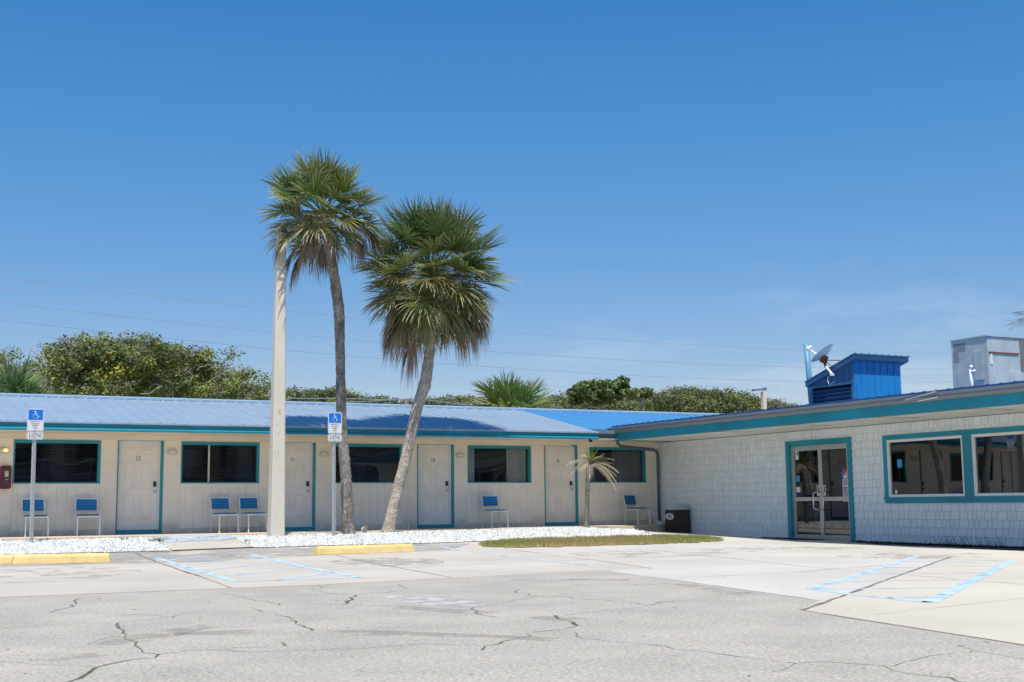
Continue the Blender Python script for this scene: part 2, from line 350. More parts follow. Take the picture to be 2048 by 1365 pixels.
def plate(mb, pts, fn, d0, d1, mi=0):
    mb.poly([fn(u, v, d1) for u, v in pts], mi); mb.poly([fn(u, v, d0) for u, v in pts[::-1]], mi)
    for i in range(len(pts)):
        a, b = pts[i], pts[(i+1) % len(pts)]; mb.quad(fn(*a, d0), fn(*b, d0), fn(*b, d1), fn(*a, d1), mi)

# ------------------------------------------------------------------ ground sheets
def sheet(name, poly, dz, m, label=None, kind='structure'):
    b = bmesh.new(); b.faces.new([b.verts.new((p[0], p[1], 0)) for p in poly])
    xs = [p[0] for p in poly]; ys = [p[1] for p in poly]
    cuts = [((k, 0, 0), (1, 0, 0)) for k in sorted(set([3, 10, 16, 18.5, 20]+[3+i for i in range(18)])) if min(xs) < k < max(xs)]
    cuts += [((0, k, 0), (0, 1, 0)) for k in sorted(set([10, 18, 22, 25, 27, 28, 30]+[18+.5*i for i in range(24)])) if min(ys) < k < max(ys)]
    for co, no in cuts: bmesh.ops.bisect_plane(b, geom=b.verts[:]+b.edges[:]+b.faces[:], plane_co=co, plane_no=no, dist=1e-5)
    for v in b.verts: v.co.z = G(v.co.x, v.co.y)+dz
    b.normal_update()
    for f in b.faces:
        if f.normal.z < 0: f.normal_flip()
    me = bpy.data.meshes.new(name); b.to_mesh(me); b.free(); me.materials.append(m)
    o = bpy.data.objects.new(name, me); COL.objects.link(o); o['kind'] = kind
    if label: o['label'] = label
    return o
def ribbon(mb, pts, w, dz, mi=0, jit=0, rnd=None, step=.25, wv=0):
    """flat strip on the ground along world xy points"""
    P = []
    for a, b in zip(pts[:-1], pts[1:]):
        a = Vector((a[0], a[1])); b = Vector((b[0], b[1])); n = max(1, int((b-a).length/step))
        for i in range(n): P.append(a.lerp(b, i/n))
    P.append(Vector((pts[-1][0], pts[-1][1])))
    if jit: P = [p+Vector((rnd.gauss(0, jit), rnd.gauss(0, jit))) if 0 < i < len(P)-1 else p for i, p in enumerate(P)]
    L = []
    for i, p in enumerate(P):
        d = (P[min(i+1, len(P)-1)]-P[max(i-1, 0)]); d.normalize(); nrm = Vector((-d.y, d.x)); ww = w/2*(1+(rnd.uniform(-wv, wv) if wv else 0))
        L.append((p+nrm*ww, p-nrm*ww))
    for (a, b), (c, d) in zip(L[:-1], L[1:]):
        mb.quad(*[(q.x, q.y, G(q.x, q.y)+dz) for q in (a, b, d, c)], mi)
BIG = 3000
sheet('ground', [(-BIG, -BIG), (BIG, -BIG), (BIG, BIG), (-BIG, BIG)], -.012, M['ground'], 'sandy soil around the motel')
e0, e1, e2 = gnd(0, 1195), gnd(690, 1168), gnd(1210, 1142)
f1, f2, f3 = gnd(1640, 1202), gnd(1605, 1221), gnd(2048, 1290)
dl = (e1-e0)/(e1.x-e0.x); eL = e0+dl*(-45-e0.x)
dr = (f3-f2); dr.normalize(); fR = f3+dr*6
sheet('asphalt_lot', [(-45, -30), (60, -30), (60, fR.y-4), (19.9, fR.y-4), (19.9, 19), (-45, 19)], 0, M['asphalt'], 'sun bleached grey asphalt of the car park')
ja, jb = gnd(1008.8, 1097.4), gnd(1304.5, 1137.4)
sheet('concrete_bays', [(eL.x, eL.y), (e0.x, e0.y), (e1.x, e1.y), (e2.x, e2.y), (jb.x, jb.y), (ja.x, ja.y), (ja.x+.3, 28), (-45, 28)], .0007, M['conc1'], 'cream concrete parking bays before the motel')
jc = gnd(1902.6, 1114)
sheet('concrete_apron', [(jb.x, jb.y), (e2.x, e2.y), (f1.x, f1.y), (f2.x+.08, f2.y+.1), (jc.x, jc.y), (19.9, jc.y+1.0), (19.9, 28.9), (ja.x+.3, 28), (ja.x, ja.y)], .0009, M['conc2'], 'pale concrete apron between the grass and the glass doors')
sheet('concrete_pad', [(f2.x, f2.y), (f3.x, f3.y), (fR.x, fR.y), (19.9, fR.y), (19.9, jc.y+1.0), (jc.x, jc.y), (f2.x+.08, f2.y+.1)], .0011, M['conc3'], 'cream concrete pad at the right of the car park')
sheet('stained_concrete', [(-45, 22.2), (gnd(230, 1128).x, gnd(230, 1128).y), (gnd(420, 1124).x, gnd(420, 1124).y), (gnd(620, 1112).x, gnd(620, 1112).y), (gnd(900, 1101).x, gnd(900, 1101).y), (gnd(940, 1088).x, gnd(940, 1088).y), (8, 25.6), (-45, 25.6)], .0015, M['concdirt'], 'damp grey stain on the concrete along the gravel')
# walkway slab along the motel
mb = MB(); SL = [(-12, 28), (16.6, 28), (17.9, 28.35), (19.84, 29.1), (19.84, 30.0), (-12, 30.0)]
mb.poly([(x, y, 0) for x, y in SL])
for (a, b) in zip(SL, SL[1:]+SL[:1]): mb.quad((a[0], a[1], -.4), (b[0], b[1], -.4), (b[0], b[1], 0), (a[0], a[1], 0))
tag(mb.build('walkway', M['slab'], bevel=0), 'tan concrete walkway along the motel rooms', kind='structure')
# ramp
rp_ = [gnd(297, 1077), gnd(446, 1074), gnd(508, 1096.5), gnd(345, 1103)]
rpx = [(rp_[0].x, 27.995), (rp_[1].x, 27.995), (rp_[2].x, rp_[2].y), (rp_[3].x, rp_[3].y)]
mb = MB()
def rampz(x, y): return max(G(x, y)+.022, -.004-(28-y)*.085)
NR = 12
for i in range(NR):
    row = []
    for t in (i/NR, (i+1)/NR):
        a = Vector(rpx[0]).lerp(Vector(rpx[3]), t); b = Vector(rpx[1]).lerp(Vector(rpx[2]), t); row.append((a, b))
    for k in range(4):
        q = [row[0][0].lerp(row[0][1], k/4), row[0][0].lerp(row[0][1], (k+1)/4), row[1][0].lerp(row[1][1], (k+1)/4), row[1][0].lerp(row[1][1], k/4)]
        mb.quad(*[(p.x, p.y, rampz(p.x, p.y)) for p in q])
    for e in (0, 1):
        a, b = row[0][e], row[1][e]; mb.quad((a.x, a.y, rampz(a.x, a.y)), (b.x, b.y, rampz(b.x, b.y)), (b.x, b.y, -.4), (a.x, a.y, -.4))
tag(mb.build('ramp', M['conc1']), 'short concrete ramp between the gravel beds', kind='structure')
mb = MB()
for i in range(6):
    A = [Vector(rpx[0]).lerp(Vector(rpx[3]), .02+t*.40/6) for t in (i, i+1)]; B = [Vector(rpx[1]).lerp(Vector(rpx[2]), .02+t*.40/6) for t in (i, i+1)]
    for k in range(4):
        q = [A[0].lerp(B[0], k/4), A[0].lerp(B[0], (k+1)/4), A[1].lerp(B[1], (k+1)/4), A[1].lerp(B[1], k/4)]
        mb.quad(*[(p.x, p.y, rampz(p.x, p.y)+.006) for p in q])
tag(mb.build('ramp_paint', M['bluepad']), 'worn blue paint at the top of the ramp', kind='structure')
# gravel beds
gl = [gnd(345, 1103), gnd(0, 1111)]; dg = (gl[1]-gl[0])/(gl[1].x-gl[0].x); gA = gl[0]+dg*(-12-gl[0].x)
bedL = [(-12, 27.99), (rpx[0][0]-.03, 27.99), (rpx[3][0]-.03, rpx[3][1]), (gA.x, gA.y)]
gp = [gnd(x, y) for x, y in ((515, 1097), (650, 1092.5), (900, 1086.5), (1020, 1081), (1180, 1077), (1300, 1075), (1335, 1074.5))]
bedR = [(rpx[1][0]+.03, 27.99)]+[(rpx[2][0]+.03, rpx[2][1])]+[(p.x, p.y) for p in gp]+[(17.9, 28.3), (16.6, 27.99)]
sheet('gravel_bed', bedL, .014, M['gravelbase'], 'packed bed under the white chips at the left', 'structure')
sheet('gravel_bed', bedR, .014, M['gravelbase'], 'packed bed under the white chips at the right', 'structure')
def inside(p, poly):
    c = False; n = len(poly)
    for i in range(n):
        a, b = poly[i], poly[(i+1) % n]
        if (a[1] > p[1]) != (b[1] > p[1]) and p[0] < (b[0]-a[0])*(p[1]-a[1])/(b[1]-a[1])+a[0]: c = not c
    return c
def stones(name, poly, n, label, xmin):
    R = random.Random(5); xs = [p[0] for p in poly]; ys = [p[1] for p in poly]; V = []; C = []
    x0 = max(min(xs), xmin)
    while len(V) < n*6:
        x, y = R.uniform(x0, max(xs)), R.uniform(min(ys), max(ys))
        if not inside((x, y), poly): continue
        s = R.uniform(.016, .036); z = G(x, y)+.012+R.uniform(-.006, .008); a = R.uniform(0, 6.28); h = s*R.uniform(.45, .95); e = R.uniform(.6, 1); tl = R.gauss(0, .35)*s
        q = [(x+s*math.cos(a+i*1.5708)*(1 if i % 2 else e), y+s*math.sin(a+i*1.5708)*(1 if i % 2 else e)) for i in range(4)]
        t = [((u-x)*.55+x, (v-y)*.55+y) for u, v in q]
        B = [(u, v, z) for u, v in q]; T = [(u, v, z+h+(tl if i < 2 else -tl)) for i, (u, v) in enumerate(t)]
        V.append(T)
        for i in range(4): V.append([B[i], B[(i+1) % 4], T[(i+1) % 4], T[i]])
        V.append([B[3], B[2], B[1], B[0]])
        c = R.choice([.76, .72, .76, .64, .48]) * R.uniform(.93, 1.03); w = R.uniform(.94, 1.0)
        C += [(c, c*(.97+.03*w), c*w*.97)]*6
    return tag(npmesh(name, np.array(V), M['stone'], cols=np.array(C)), label, 'gravel', kind='stuff')
stones('gravel', bedL, 9000, 'white marble chips in the bed left of the blue ramp', 1.5)
stones('gravel', bedR, 19000, 'white marble chips in the long bed under the two tall palms', 0)
# grass strip
gs = [gnd(x, y) for x, y in ((949, 1091), (992, 1084.8), (1090, 1080), (1200, 1078), (1330, 1074.5), (1400, 1075.8), (1425, 1078), (1448, 1083.5), (1380, 1086), (1300, 1089.5), (1150, 1094), (1026, 1096.4), (985, 1095))]
gpoly = [(p.x, p.y) for p in gs]
RJ = random.Random(2); gj = []
for i, a in enumerate(gpoly):
    b_ = gpoly[(i+1) % len(gpoly)]
    for k in range(8): t = k/8; gj.append((a[0]+(b_[0]-a[0])*t+RJ.gauss(0, .05), a[1]+(b_[1]-a[1])*t+RJ.gauss(0, .10)))
gpoly = gj
sheet('turf_soil', gpoly, .012, M['grassbase'], 'thin soil under the grass strip', 'structure')
def blades(poly, n, hmin, hmax, R, cols, wid=.006, zoff=.012, lean=.5):
    xs = [p[0] for p in poly]; ys = [p[1] for p in poly]; V = []; C = []
    while len(V) < n:
        x, y = R.uniform(min(xs), max(xs)), R.uniform(min(ys), max(ys))
        if not inside((x, y), poly): continue
        h = R.uniform(hmin, hmax); a = R.uniform(0, 6.28); w = wid*R.uniform(.7, 1.4); lx, ly = h*lean*math.cos(a*1.7), h*lean*math.sin(a*1.7)
        dx, dy = w*math.cos(a), w*math.sin(a); z = G(x, y)+zoff
        V.append([(x-dx, y-dy, z), (x+dx, y+dy, z), (x+lx+dx*.2, y+ly+dy*.2, z+h), (x+lx-dx*.2, y+ly-dy*.2, z+h)])
        patch = math.sin(x*1.3+math.sin(y*2.1))*.5+.5+R.gauss(0, .3)
        c = cols[1] if patch > .85 else cols[0]; k = R.uniform(.75, 1.25); C.append([q*k for q in c])
    return np.array(V), np.array(C)
RG = random.Random(11)
V, C = blades(gpoly, 26000, .03, .075, RG, [(.68, .57, .28), (.46, .54, .17)], .007)
tag(npmesh('grass', V, M['grass'], cols=C), 'patchy dry grass strip below the gravel', 'grass', kind='stuff')
# weeds in cracks and gravel
wv = []; wc = []
for (px, py, r, n) in ((313, 1086, .16, 120), (248, 1083, .09, 50), (495, 1087, .06, 30), (1295, 1071, .1, 30)):
    p = gnd(px, py); poly = [(p.x+r*math.cos(a), p.y+r*math.sin(a)) for a in np.linspace(0, 6.28, 9)[:-1]]
    v, c = blades(poly, n, .03, .09, RG, [(.17, .16, .05), (.10, .15, .03)], .006, .02, .8); wv.append(v); wc.append(c)
tag(npmesh('weeds', np.concatenate(wv), M['grass'], cols=np.concatenate(wc)), 'small green weeds in the gravel and cracks', 'weeds', kind='stuff')

# ---- cracks, joints and painted lines
def z1(x, y): return gnd(x/2.926, 1060+y/2.926)
def z2(x, y): return gnd(650+x/2.926, 1040+y/2.926)
def z3(x, y): return gnd(1300+x/2.738, 1040+y/2.738)
RC = random.Random(3); mb = MB()
def ck(fn, pts, w=.02, mi=0): ribbon(mb, [fn(*p) for p in pts], w*.95, .0006, mi, .022, RC, .13, .75)
ck(z1, [(290, 485), (390, 460), (430, 435), (450, 412), (500, 398), (570, 395), (585, 405)], .016)
ck(z1, [(350, 485), (700, 492), (940, 508), (985, 517), (1080, 495), (1200, 468), (1300, 457), (1480, 455)], .008)
ck(z1, [(0, 577), (300, 552), (690, 545), (940, 520), (985, 517)], .006)
ck(z1, [(692, 545), (697, 575), (720, 590), (742, 612)], .032)
ck(z1, [(742, 612), (738, 632), (765, 645), (800, 690), (865, 720), (930, 730)], .018)
ck(z1, [(510, 675), (545, 652), (640, 632), (705, 620)], .009)
ck(z1, [(300, 930), (385, 890), (455, 870), (510, 840), (560, 808)], .032, 1); ck(z1, [(560, 808), (620, 790), (720, 765), (850, 750), (930, 730)], .020)
ck(z1, [(930, 730), (1040, 716), (1120, 706), (1220, 703)], .018); ck(z1, [(1220, 703), (1560, 688)], .006)
ck(z1, [(1220, 703), (1420, 716), (1700, 712), (2048, 692)], .008)
ck(z1, [(1265, 362), (1330, 378), (1450, 402), (1560, 420), (1630, 442), (1830, 437), (2048, 434)], .012)
ck(z1, [(1480, 457), (1560, 482), (1650, 500), (1700, 530), (1780, 570), (1830, 592)], .017)
ck(z1, [(1655, 660), (1670, 682)], .018)
ck(z1, [(1800, 343), (1900, 368), (2048, 380)], .010); ck(z1, [(1850, 325), (1885, 335), (1860, 350)], .008)
ck(z1, [(0, 772), (200, 785), (380, 800), (560, 800)], .006)
ck(z2, [(0, 430), (130, 438), (180, 437), (380, 425), (470, 405), (440, 378)], .010); ck(z2, [(177, 443), (150, 470), (125, 492)], .034, 1)
ck(z2, [(470, 405), (660, 413), (900, 423), (1120, 425), (1210, 435)], .007); ck(z2, [(1130, 413), (1120, 428)], .02)
ck(z2, [(0, 492), (250, 500), (500, 498), (700, 511), (870, 514), (1000, 492), (1150, 465), (1230, 450)], .010)
ck(z2, [(870, 515), (880, 538), (930, 560), (1000, 570)], .018); ck(z2, [(60, 522), (160, 515), (195, 502)], .012)
ck(z2, [(1200, 432), (1220, 448), (1380, 450), (1450, 462), (1620, 470), (1800, 488), (1870, 498)], .013)
ck(z2, [(2048, 478), (1970, 483), (1860, 512), (1750, 525), (1600, 535), (1400, 560)], .011)
ck(z2, [(1345, 560), (1360, 580), (1440, 600), (1480, 620)], .024, 1); ck(z2, [(1480, 620), (1400, 640), (1210, 660)], .014)
ck(z2, [(1180, 665), (1175, 680), (1060, 715), (965, 742), (920, 762)], .020)
ck(z2, [(0, 765), (200, 750), (470, 737), (620, 730), (900, 735)], .009)
ck(z2, [(1450, 655), (1500, 680), (1515, 697), (1700, 712), (1900, 735), (1985, 743), (2048, 755)], .011)
ck(z3, [(0, 685), (80, 692), (130, 710), (300, 725), (440, 745), (560, 757), (740, 775), (800, 787)], .015); ck(z3, [(800, 787), (900, 787), (960, 782), (1130, 795), (1275, 802)], .010)
ck(z3, [(1275, 802), (1340, 800), (1440, 770), (1540, 750), (1670, 732)], .014); ck(z3, [(1275, 802), (1350, 825), (1500, 850), (1650, 865), (1760, 888), (1900, 930)], .018)
ck(z3, [(800, 787), (740, 818), (660, 838)], .006); ck(z3, [(0, 468), (60, 452), (280, 435), (520, 420)], .012); ck(z3, [(580, 438), (860, 440)], .007)
ck(z3, [(1690, 690), (1850, 725), (2048, 765)], .008); ck(z3, [(1685, 688), (1735, 689)], .030); ck(z3, [(1830, 670), (1860, 670)], .045); ck(z3, [(1095, 542), (1120, 542)], .03)
ck(z3, [(855, 435), (950, 443)], .018)
for (x, y) in ((40, 700), (780, 465), (1390, 905), (120, 715), (1765, 768), (955, 852), (1680, 410), (1215, 425)): ck(z1, [(x, y), (x+10, y+3)], .02)
for (x, y) in ((360, 587), (850, 905), (60, 470), (1860, 680)): ck(z2, [(x, y), (x+9, y+3)], .02)
for (x, y) in ((880, 745), (1165, 812), (130, 480), (590, 438)): ck(z3, [(x, y), (x+11, y+3)], .018)
tag(mb.build('asphalt_cracks', [M['crack'], M['crackgreen']]), 'wandering dark cracks in the asphalt', kind='structure')
mb = MB()
def jt(fn, pts, w=.015, mi=0, dz=.0022): ribbon(mb, [fn(*p) for p in pts], w*.95, dz, mi, .006 if mi == 0 else 0, RC, .3, .4)
jt(z1, [(790, 135), (1160, 270)], .045); jt(z1, [(1160, 270), (1350, 340)], .02); jt(z1, [(0, 312), (330, 302)], .02); jt(z1, [(330, 302), (950, 282)], .012, 1); jt(z1, [(1720, 105), (1850, 130)], .03)
jt(z2, [(65, 210), (750, 340)], .022, 0); jt(z2, [(0, 300), (470, 280), (1500, 235), (2048, 213)], .014, 0); jt(z2, [(1050, 168), (1540, 232)], .024); jt(z2, [(1540, 232), (1915, 285)], .024)
jt(z3, [(1650, 203), (1380, 300), (1170, 377), (835, 495)], .050); jt(z3, [(0, 205), (530, 188), (950, 163)], .016, 0); jt(z3, [(0, 165), (330, 200), (830, 255), (1000, 270)], .018, 0)
jt(z3, [(150, 318), (800, 290), (1000, 270), (1370, 245)], .014, 0); jt(z3, [(1370, 300), (1700, 328), (2048, 355)], .014, 0); jt(z3, [(1230, 520), (2048, 430)], .012, 1)
jt(z3, [(835, 495), (1100, 540), (2048, 688), (2400, 745)], .026, 0, .0018); jt(z3, [(0, 312), (860, 432)], .014, 0, .0018)
jt(z1, [(0, 398), (2048, 317)], .014, 0, .0018); jt(z2, [(0, 378), (1200, 318), (1690, 297)], .014, 0, .0018); jt(z3, [(2048, 240), (1600, 205), (700, 165)], .012, 1)
tag(mb.build('concrete_joints', [M['joint'], M['faintjoint']]), 'dark joints and edges of the concrete slabs', kind='structure')
mb = MB()
def ln(pts, w=.09, mi=0): ribbon(mb, [gnd(*p) for p in pts], w, .0028, mi)
W1 = .10
ln([(314, 1116), (473, 1164)], .115); ln([(502, 1109.5), (720, 1156)], .115); ln([(473, 1163.8), (720, 1155.8)], W1); ln([(222, 1117.4), (632, 1104)], .05)
for a, b in (((337, 1120.8), (413, 1112)), ((379, 1129.4), (523, 1115.7)), ((415, 1141), (560, 1124)), ((458, 1152), (615, 1133.5)), ((550, 1162), (666, 1145.4))): ln([a, b], .10)
ln([(882, 1094), (1187, 1132.5)], .10); ln([(828, 1096.6), (934, 1091)], .08)
ln([(1838.7, 1111.5), (1692.6, 1158), (1621, 1178)], .10); ln([(1621, 1178), (1698, 1189), (1858, 1206)], .11); ln([(2024, 1121.5), (1858.8, 1206)], .145)
for a, b in (((1829, 1113.5), (1882, 1113)), ((1806, 1124), (2016, 1120.8)), ((1766, 1135.7), (1994, 1132.4)), ((1722, 1148.8), (1965, 1146)), ((1689, 1163.4), (1937, 1159.8)), ((1629, 1178.8), (1902, 1175.9)), ((1775, 1197), (1864, 1195))): ln([a, b], .10)
ln([(1400, 1116.7), (1826, 1114.5)], .07, 1); ln([(1300, 1095.5), (1461, 1098.4)], .07, 1); ln([(1694, 1106.5), (1735, 1106.3)], .07, 1); ln([(1005, 1112), (1170, 1113)], .06, 1)
tag(mb.build('parking_lines', [M['paint'], M['whitepaint']]), 'faded blue accessible bay lines painted on the concrete', kind='structure')
# tyre smudges and a scraped patch
mb = MB()
for pts, w in (([(350, 1268), (620, 1262), (900, 1270), (1150, 1283)], .28), ([(0, 1330), (200, 1308)], .2), ([(1020, 1160), (1260, 1160)], .3), ([(1060, 1172), (1350, 1168), (1500, 1190)], .25), ([(760, 1212), (1150, 1240)], .3), ([(200, 1290), (430, 1250)], .3)):
    ribbon(mb, [gnd(*p) for p in pts], w, .0004, 0, .02, RC, .4, .4)
tag(mb.build('tyre_smudges', M['smudge']), 'faint dark tyre smudges on the asphalt', kind='structure')
scr = mat('scraped asphalt', (.46, .44, .41), .9, .25, 3, .4, 60, fine=.15, fs=70); worn(scr, .42, 4)
sheet('scraped_patch', [(gnd(*p).x, gnd(*p).y) for p in ((765, 1193), (800, 1190), (880, 1190), (930, 1197), (972, 1209), (940, 1214), (860, 1211), (790, 1203))], .0005, scr, 'rough paler oval patch scraped in the asphalt')
stain = mat('brown stain', (.46, .41, .34), .9, .2, 3, .1, 60, spec=.2); worn(stain, .53, 1.6)
oil = mat('old oil stain', (.37, .345, .305), .9, .2, 3, .1, 60, spec=.2); worn(oil, .52, 2.4)
def blot(px, py, rx, ry, m, lab, dz, seed):
    R = random.Random(seed); c = gnd(px, py); sheet('ground_stain', [(c.x+rx*math.cos(a)*R.uniform(.75, 1.2), c.y+ry*math.sin(a)*R.uniform(.75, 1.2)) for a in np.linspace(0, 6.28, 15)[:-1]], dz, m, lab)
blot(1850, 1112, 1.5, 1.2, stain, 'brown stain on the concrete near the right hatching', .0016, 1); blot(1560, 1098, 1.8, 1.0, stain, 'faint brown stain on the apron before the doors', .0016, 2)
blot(1300, 1108, 1.4, 1.3, stain, 'faint brown stain on the apron', .0016, 3); blot(120, 1145, 1.2, 1.6, stain, 'faint brown stain in the left bay', .0016, 4); blot(780, 1125, .9, 1.4, oil, 'faint grey oil stain in the bay behind the right wheel stop', .0017, 5)

# mulch strip below cafe windows
mpoly = [gnd(1715, 1086), gnd(1760, 1090), gnd(1900, 1095), gnd(2048, 1103)]
sheet('mulch_soil', [(19.80, 22.2)]+[(p.x, p.y) for p in mpoly]+[(18.3, 12), (19.80, 12)], .012, M['mulch'], 'dark mulch bed against the shingled wall', 'structure')
mv, mc = blades([(19.75, 22.0), (19.1, 20.5), (18.9, 15), (19.75, 15)], 2500, .01, .035, RG, [(.07, .05, .04), (.05, .035, .03)], .014, .012, 1.6)
tag(npmesh('mulch', mv, M['grass'], cols=mc), 'loose dark mulch against the shingled wall', 'mulch', kind='stuff')
gp2 = onX(2000, 1092, 19.6); pl = [(19.75, 17.6), (19.2, 17.6), (19.2, 19.2), (19.75, 19.2)]
v, c = blades(pl, 110, .05, .22, RG, [(.07, .11, .03), (.05, .09, .02)], .006, .012, .5)
tag(npmesh('weed_clump', v, M['grass'], cols=c), 'wispy green weeds growing in the mulch under the windows', 'weeds', kind='stuff')
# ------------------------------------------------------------------ motel wing
mo = empty('motel_building', (8, 30, 0), 'long low cream motel wing with numbered doors and blue metal roof', 'building')
YW = 30.0; TOP = 2.27; XL, XR = -12.0, 19.87
DOORS = [(-4.35, -3.32), (1.0, 2.03), (5.25, 6.28), (8.93, 9.96), (12.67, 13.69), (16.36, 17.38)]; NUM = ['', '', '12', '11', '10', '9']
WINS = [(-6.9, -5.0), (-1.35, .5), (3.02, 4.87), (6.69, 8.55), (10.45, 12.25), (14.09, 15.95), (17.77, 19.58)]
WZ0, WZ1, DZ1 = 1.155, 2.12, 2.17
mb = MB(); sd = MB(); ops = sorted([(a, b, 'd') for a, b in DOORS]+[(a, b, 'w') for a, b in WINS]); x = XL
for a, b, k in ops:
    mb.box(x, a, YW, YW+.2, -.02, TOP)
    if k == 'd': mb.box(a, b, YW, YW+.2, DZ1, TOP)
    else:
        mb.box(a, b, YW, YW+.2, WZ1, TOP); mb.box(a, b, YW, YW+.2, -.02, .12)
    x = b
mb.box(x, XR, YW, YW+.2, -.02, TOP)
mb.build('wall', M['wall'], mo)
for a, b in WINS:       # grooved panel under each window
    mb = MB(); x = a; n = 0; RS = random.Random(int(a*10)); w0 = .205
    mb.box(a, b, YW+.014, YW+.2, .12, WZ0)
    x = a
    while x < b-.01:
        e = min(b, x+w0*(1 if n else .55)); mb.box(x+.003, e-.003, YW+.002, YW+.0139, .122, WZ0); x = e; n += 1
    mb.build('siding_panel', M['siding'], mo)
# roof
EY, EZ, RY = 28.40, 2.435, 32.9; S = .2; RZ = EZ+(RY-EY)*S; XS = 17.12; RE = 24.6
def roofpanels(x0, x1, y0, m, name='roof'):
    mb = MB(); z0 = EZ+(y0-EY)*S
    mb.poly([(x0, y0, z0), (x1, y0, z0), (x1, RY, RZ), (x0, RY, RZ)]); mb.poly([(x0, y0, z0-.03), (x0, RY, RZ-.03), (x1, RY, RZ-.03), (x1, y0, z0-.03)])
    mb.quad((x0, y0, z0-.03), (x1, y0, z0-.03), (x1, y0, z0), (x0, y0, z0)); mb.quad((x0, y0, z0-.03), (x0, y0, z0), (x0, RY, RZ), (x0, RY, RZ-.03)); mb.quad((x1, y0, z0-.03), (x1, RY, RZ-.03), (x1, RY, RZ), (x1, y0, z0))
    x = math.ceil((x0-2.72)/.3135)*.3135+2.72
    while x < x1-.02:
        a, b, h = .030, .014, .020
        A = [(x-a, 0), (x-b, h), (x+b, h), (x+a, 0)]
        for (p, q) in zip(A[:-1], A[1:]): mb.quad((p[0], y0, z0+p[1]+.0005), (q[0], y0, z0+q[1]+.0005), (q[0], RY, RZ+q[1]+.0005), (p[0], RY, RZ+p[1]+.0005))
        mb.poly([(p[0], y0, z0+p[1]) for p in A])
        for off in (.105, .209):     # small stiffening ribs
            xx = x+off
            if xx < x1-.02: mb.quad((xx-.010, y0, z0+.0008), (xx, y0, z0+.006), (xx, RY, RZ+.006), (xx-.010, RY, RZ+.0008)); mb.quad((xx, y0, z0+.006), (xx+.010, y0, z0+.0008), (xx+.010, RY, RZ+.0008), (xx, RY, RZ+.006))
        x += .3135
    return mb.build(name, m, mo)
rf = roofpanels(XL-.3, XS, EY, M['rooflight']); rf2 = roofpanels(XS, RE, 28.95, M['roofbright']); rf2['label'] = 'bright blue newer roof panels'
mb = MB(); RS = random.Random(2)
x = math.ceil((XL-2.72)/.3135)*.3135+2.72
while x < RE-.1:
    if x > 1.5:
        y = 28.95 if x > XS else 28.48
        while y < RY-.1:
            z = EZ+(y-EY)*S; mb.box(x+.032, x+.046, y, y+.014, z, z+.010); y += .34
    x += .3135
mb.build('roof_screws', M['gutter'], rf)
mb = MB(); mb.quad((XL-.3, RY, RZ-.01), (RE, RY, RZ-.01), (RE, RY+4.4, EZ), (XL-.3, RY+4.4, EZ)); mb.build('back_roof', M['rooflight'], mo)
mb = MB()
for s in (-1, 1):
    mb.quad((XL-.3, RY, RZ+.055), (RE+.02, RY, RZ+.055), (RE+.02, RY+s*.19, RZ+.055-.19*S), (XL-.3, RY+s*.19, RZ+.055-.19*S))
    mb.quad((XL-.3, RY+s*.19, RZ+.055-.19*S), (RE+.02, RY+s*.19, RZ+.055-.19*S), (RE+.02, RY+s*.19, RZ+.01-.19*S), (XL-.3, RY+s*.19, RZ+.01-.19*S))
mb.build('ridge_cap', M['ridge'], mo)
mb = MB(); mb.poly([(RE-.05, 29.2, EZ+.1), (RE-.05, RY, RZ-.04), (RE-.05, RY+4, EZ), (RE-.05, RY+4, 2.2), (RE-.05, 29.2, 2.2)]); mb.build('gable', M['teal'], mo)
mb = MB(); RS = random.Random(8); x = XL-.3; lip = []
mb.box(XL-.3, XS, EY+.065, EY+.10, 2.25, 2.40)
mb.build('fascia', M['teal2'], mo)
mb = MB()                                   # dented metal drip edge under the fascia
pr = [(.058, 2.315), (.022, 2.305), (.004, 2.288), (.006, 2.262), (.03, 2.243), (.09, 2.246)]
xs = [XL-.3]
while xs[-1] < XS: xs.append(min(XS, xs[-1]+.22))
dn = [RS.gauss(0, .006)+.007*math.sin(q*.9) for q in xs]
for i in range(len(xs)-1):
    for (a, b) in zip(pr[:-1], pr[1:]):
        mb.quad((xs[i], EY+a[0]+dn[i], a[1]+dn[i]*.4), (xs[i+1], EY+a[0]+dn[i+1], a[1]+dn[i+1]*.4), (xs[i+1], EY+b[0]+dn[i+1], b[1]+dn[i+1]*.4), (xs[i], EY+b[0]+dn[i], b[1]+dn[i]*.4))
mb.build('drip_edge', M['teal2'], mo, smooth=True)
mb = MB(); mb.box(XL-.3, XS, EY+.10, YW, TOP, TOP+.02); mb.box(XS, XR, EY+.30, YW, TOP, TOP+.02); mb.box(XL-.3, XS, 29.86, YW-.003, TOP-.13, TOP-.002); mb.build('soffit', M['msoffit'], mo)
mb = MB(); mb.box(XS+.02, 17.80, EY+.25, EY+.37, 2.40, 2.50); mb.box(XS+.02, 17.80, EY+.37, EY+.42, 2.27, 2.40); mb.build('gutter', M['gutter'], mo, bevel=.012)
mb = MB(); XQ = XR+1.6; mb.quad((XL, 31.3, 0), (XQ, 31.3, 0), (XQ, 31.3, 2.27), (XL, 31.3, 2.27)); mb.quad((XL, 30.2, 2.265), (XQ, 30.2, 2.265), (XQ, 31.3, 2.265), (XL, 31.3, 2.265)); mb.quad((XL, 30.0, -.01), (XQ, 30.0, -.01), (XQ, 31.3, -.01), (XL, 31.3, -.01)); mb.quad((XQ, 30.0, -.01), (XQ, 31.3, -.01), (XQ, 31.3, 2.27), (XQ, 30.0, 2.27)); mb.build('room_interior', M['dark'], mo)
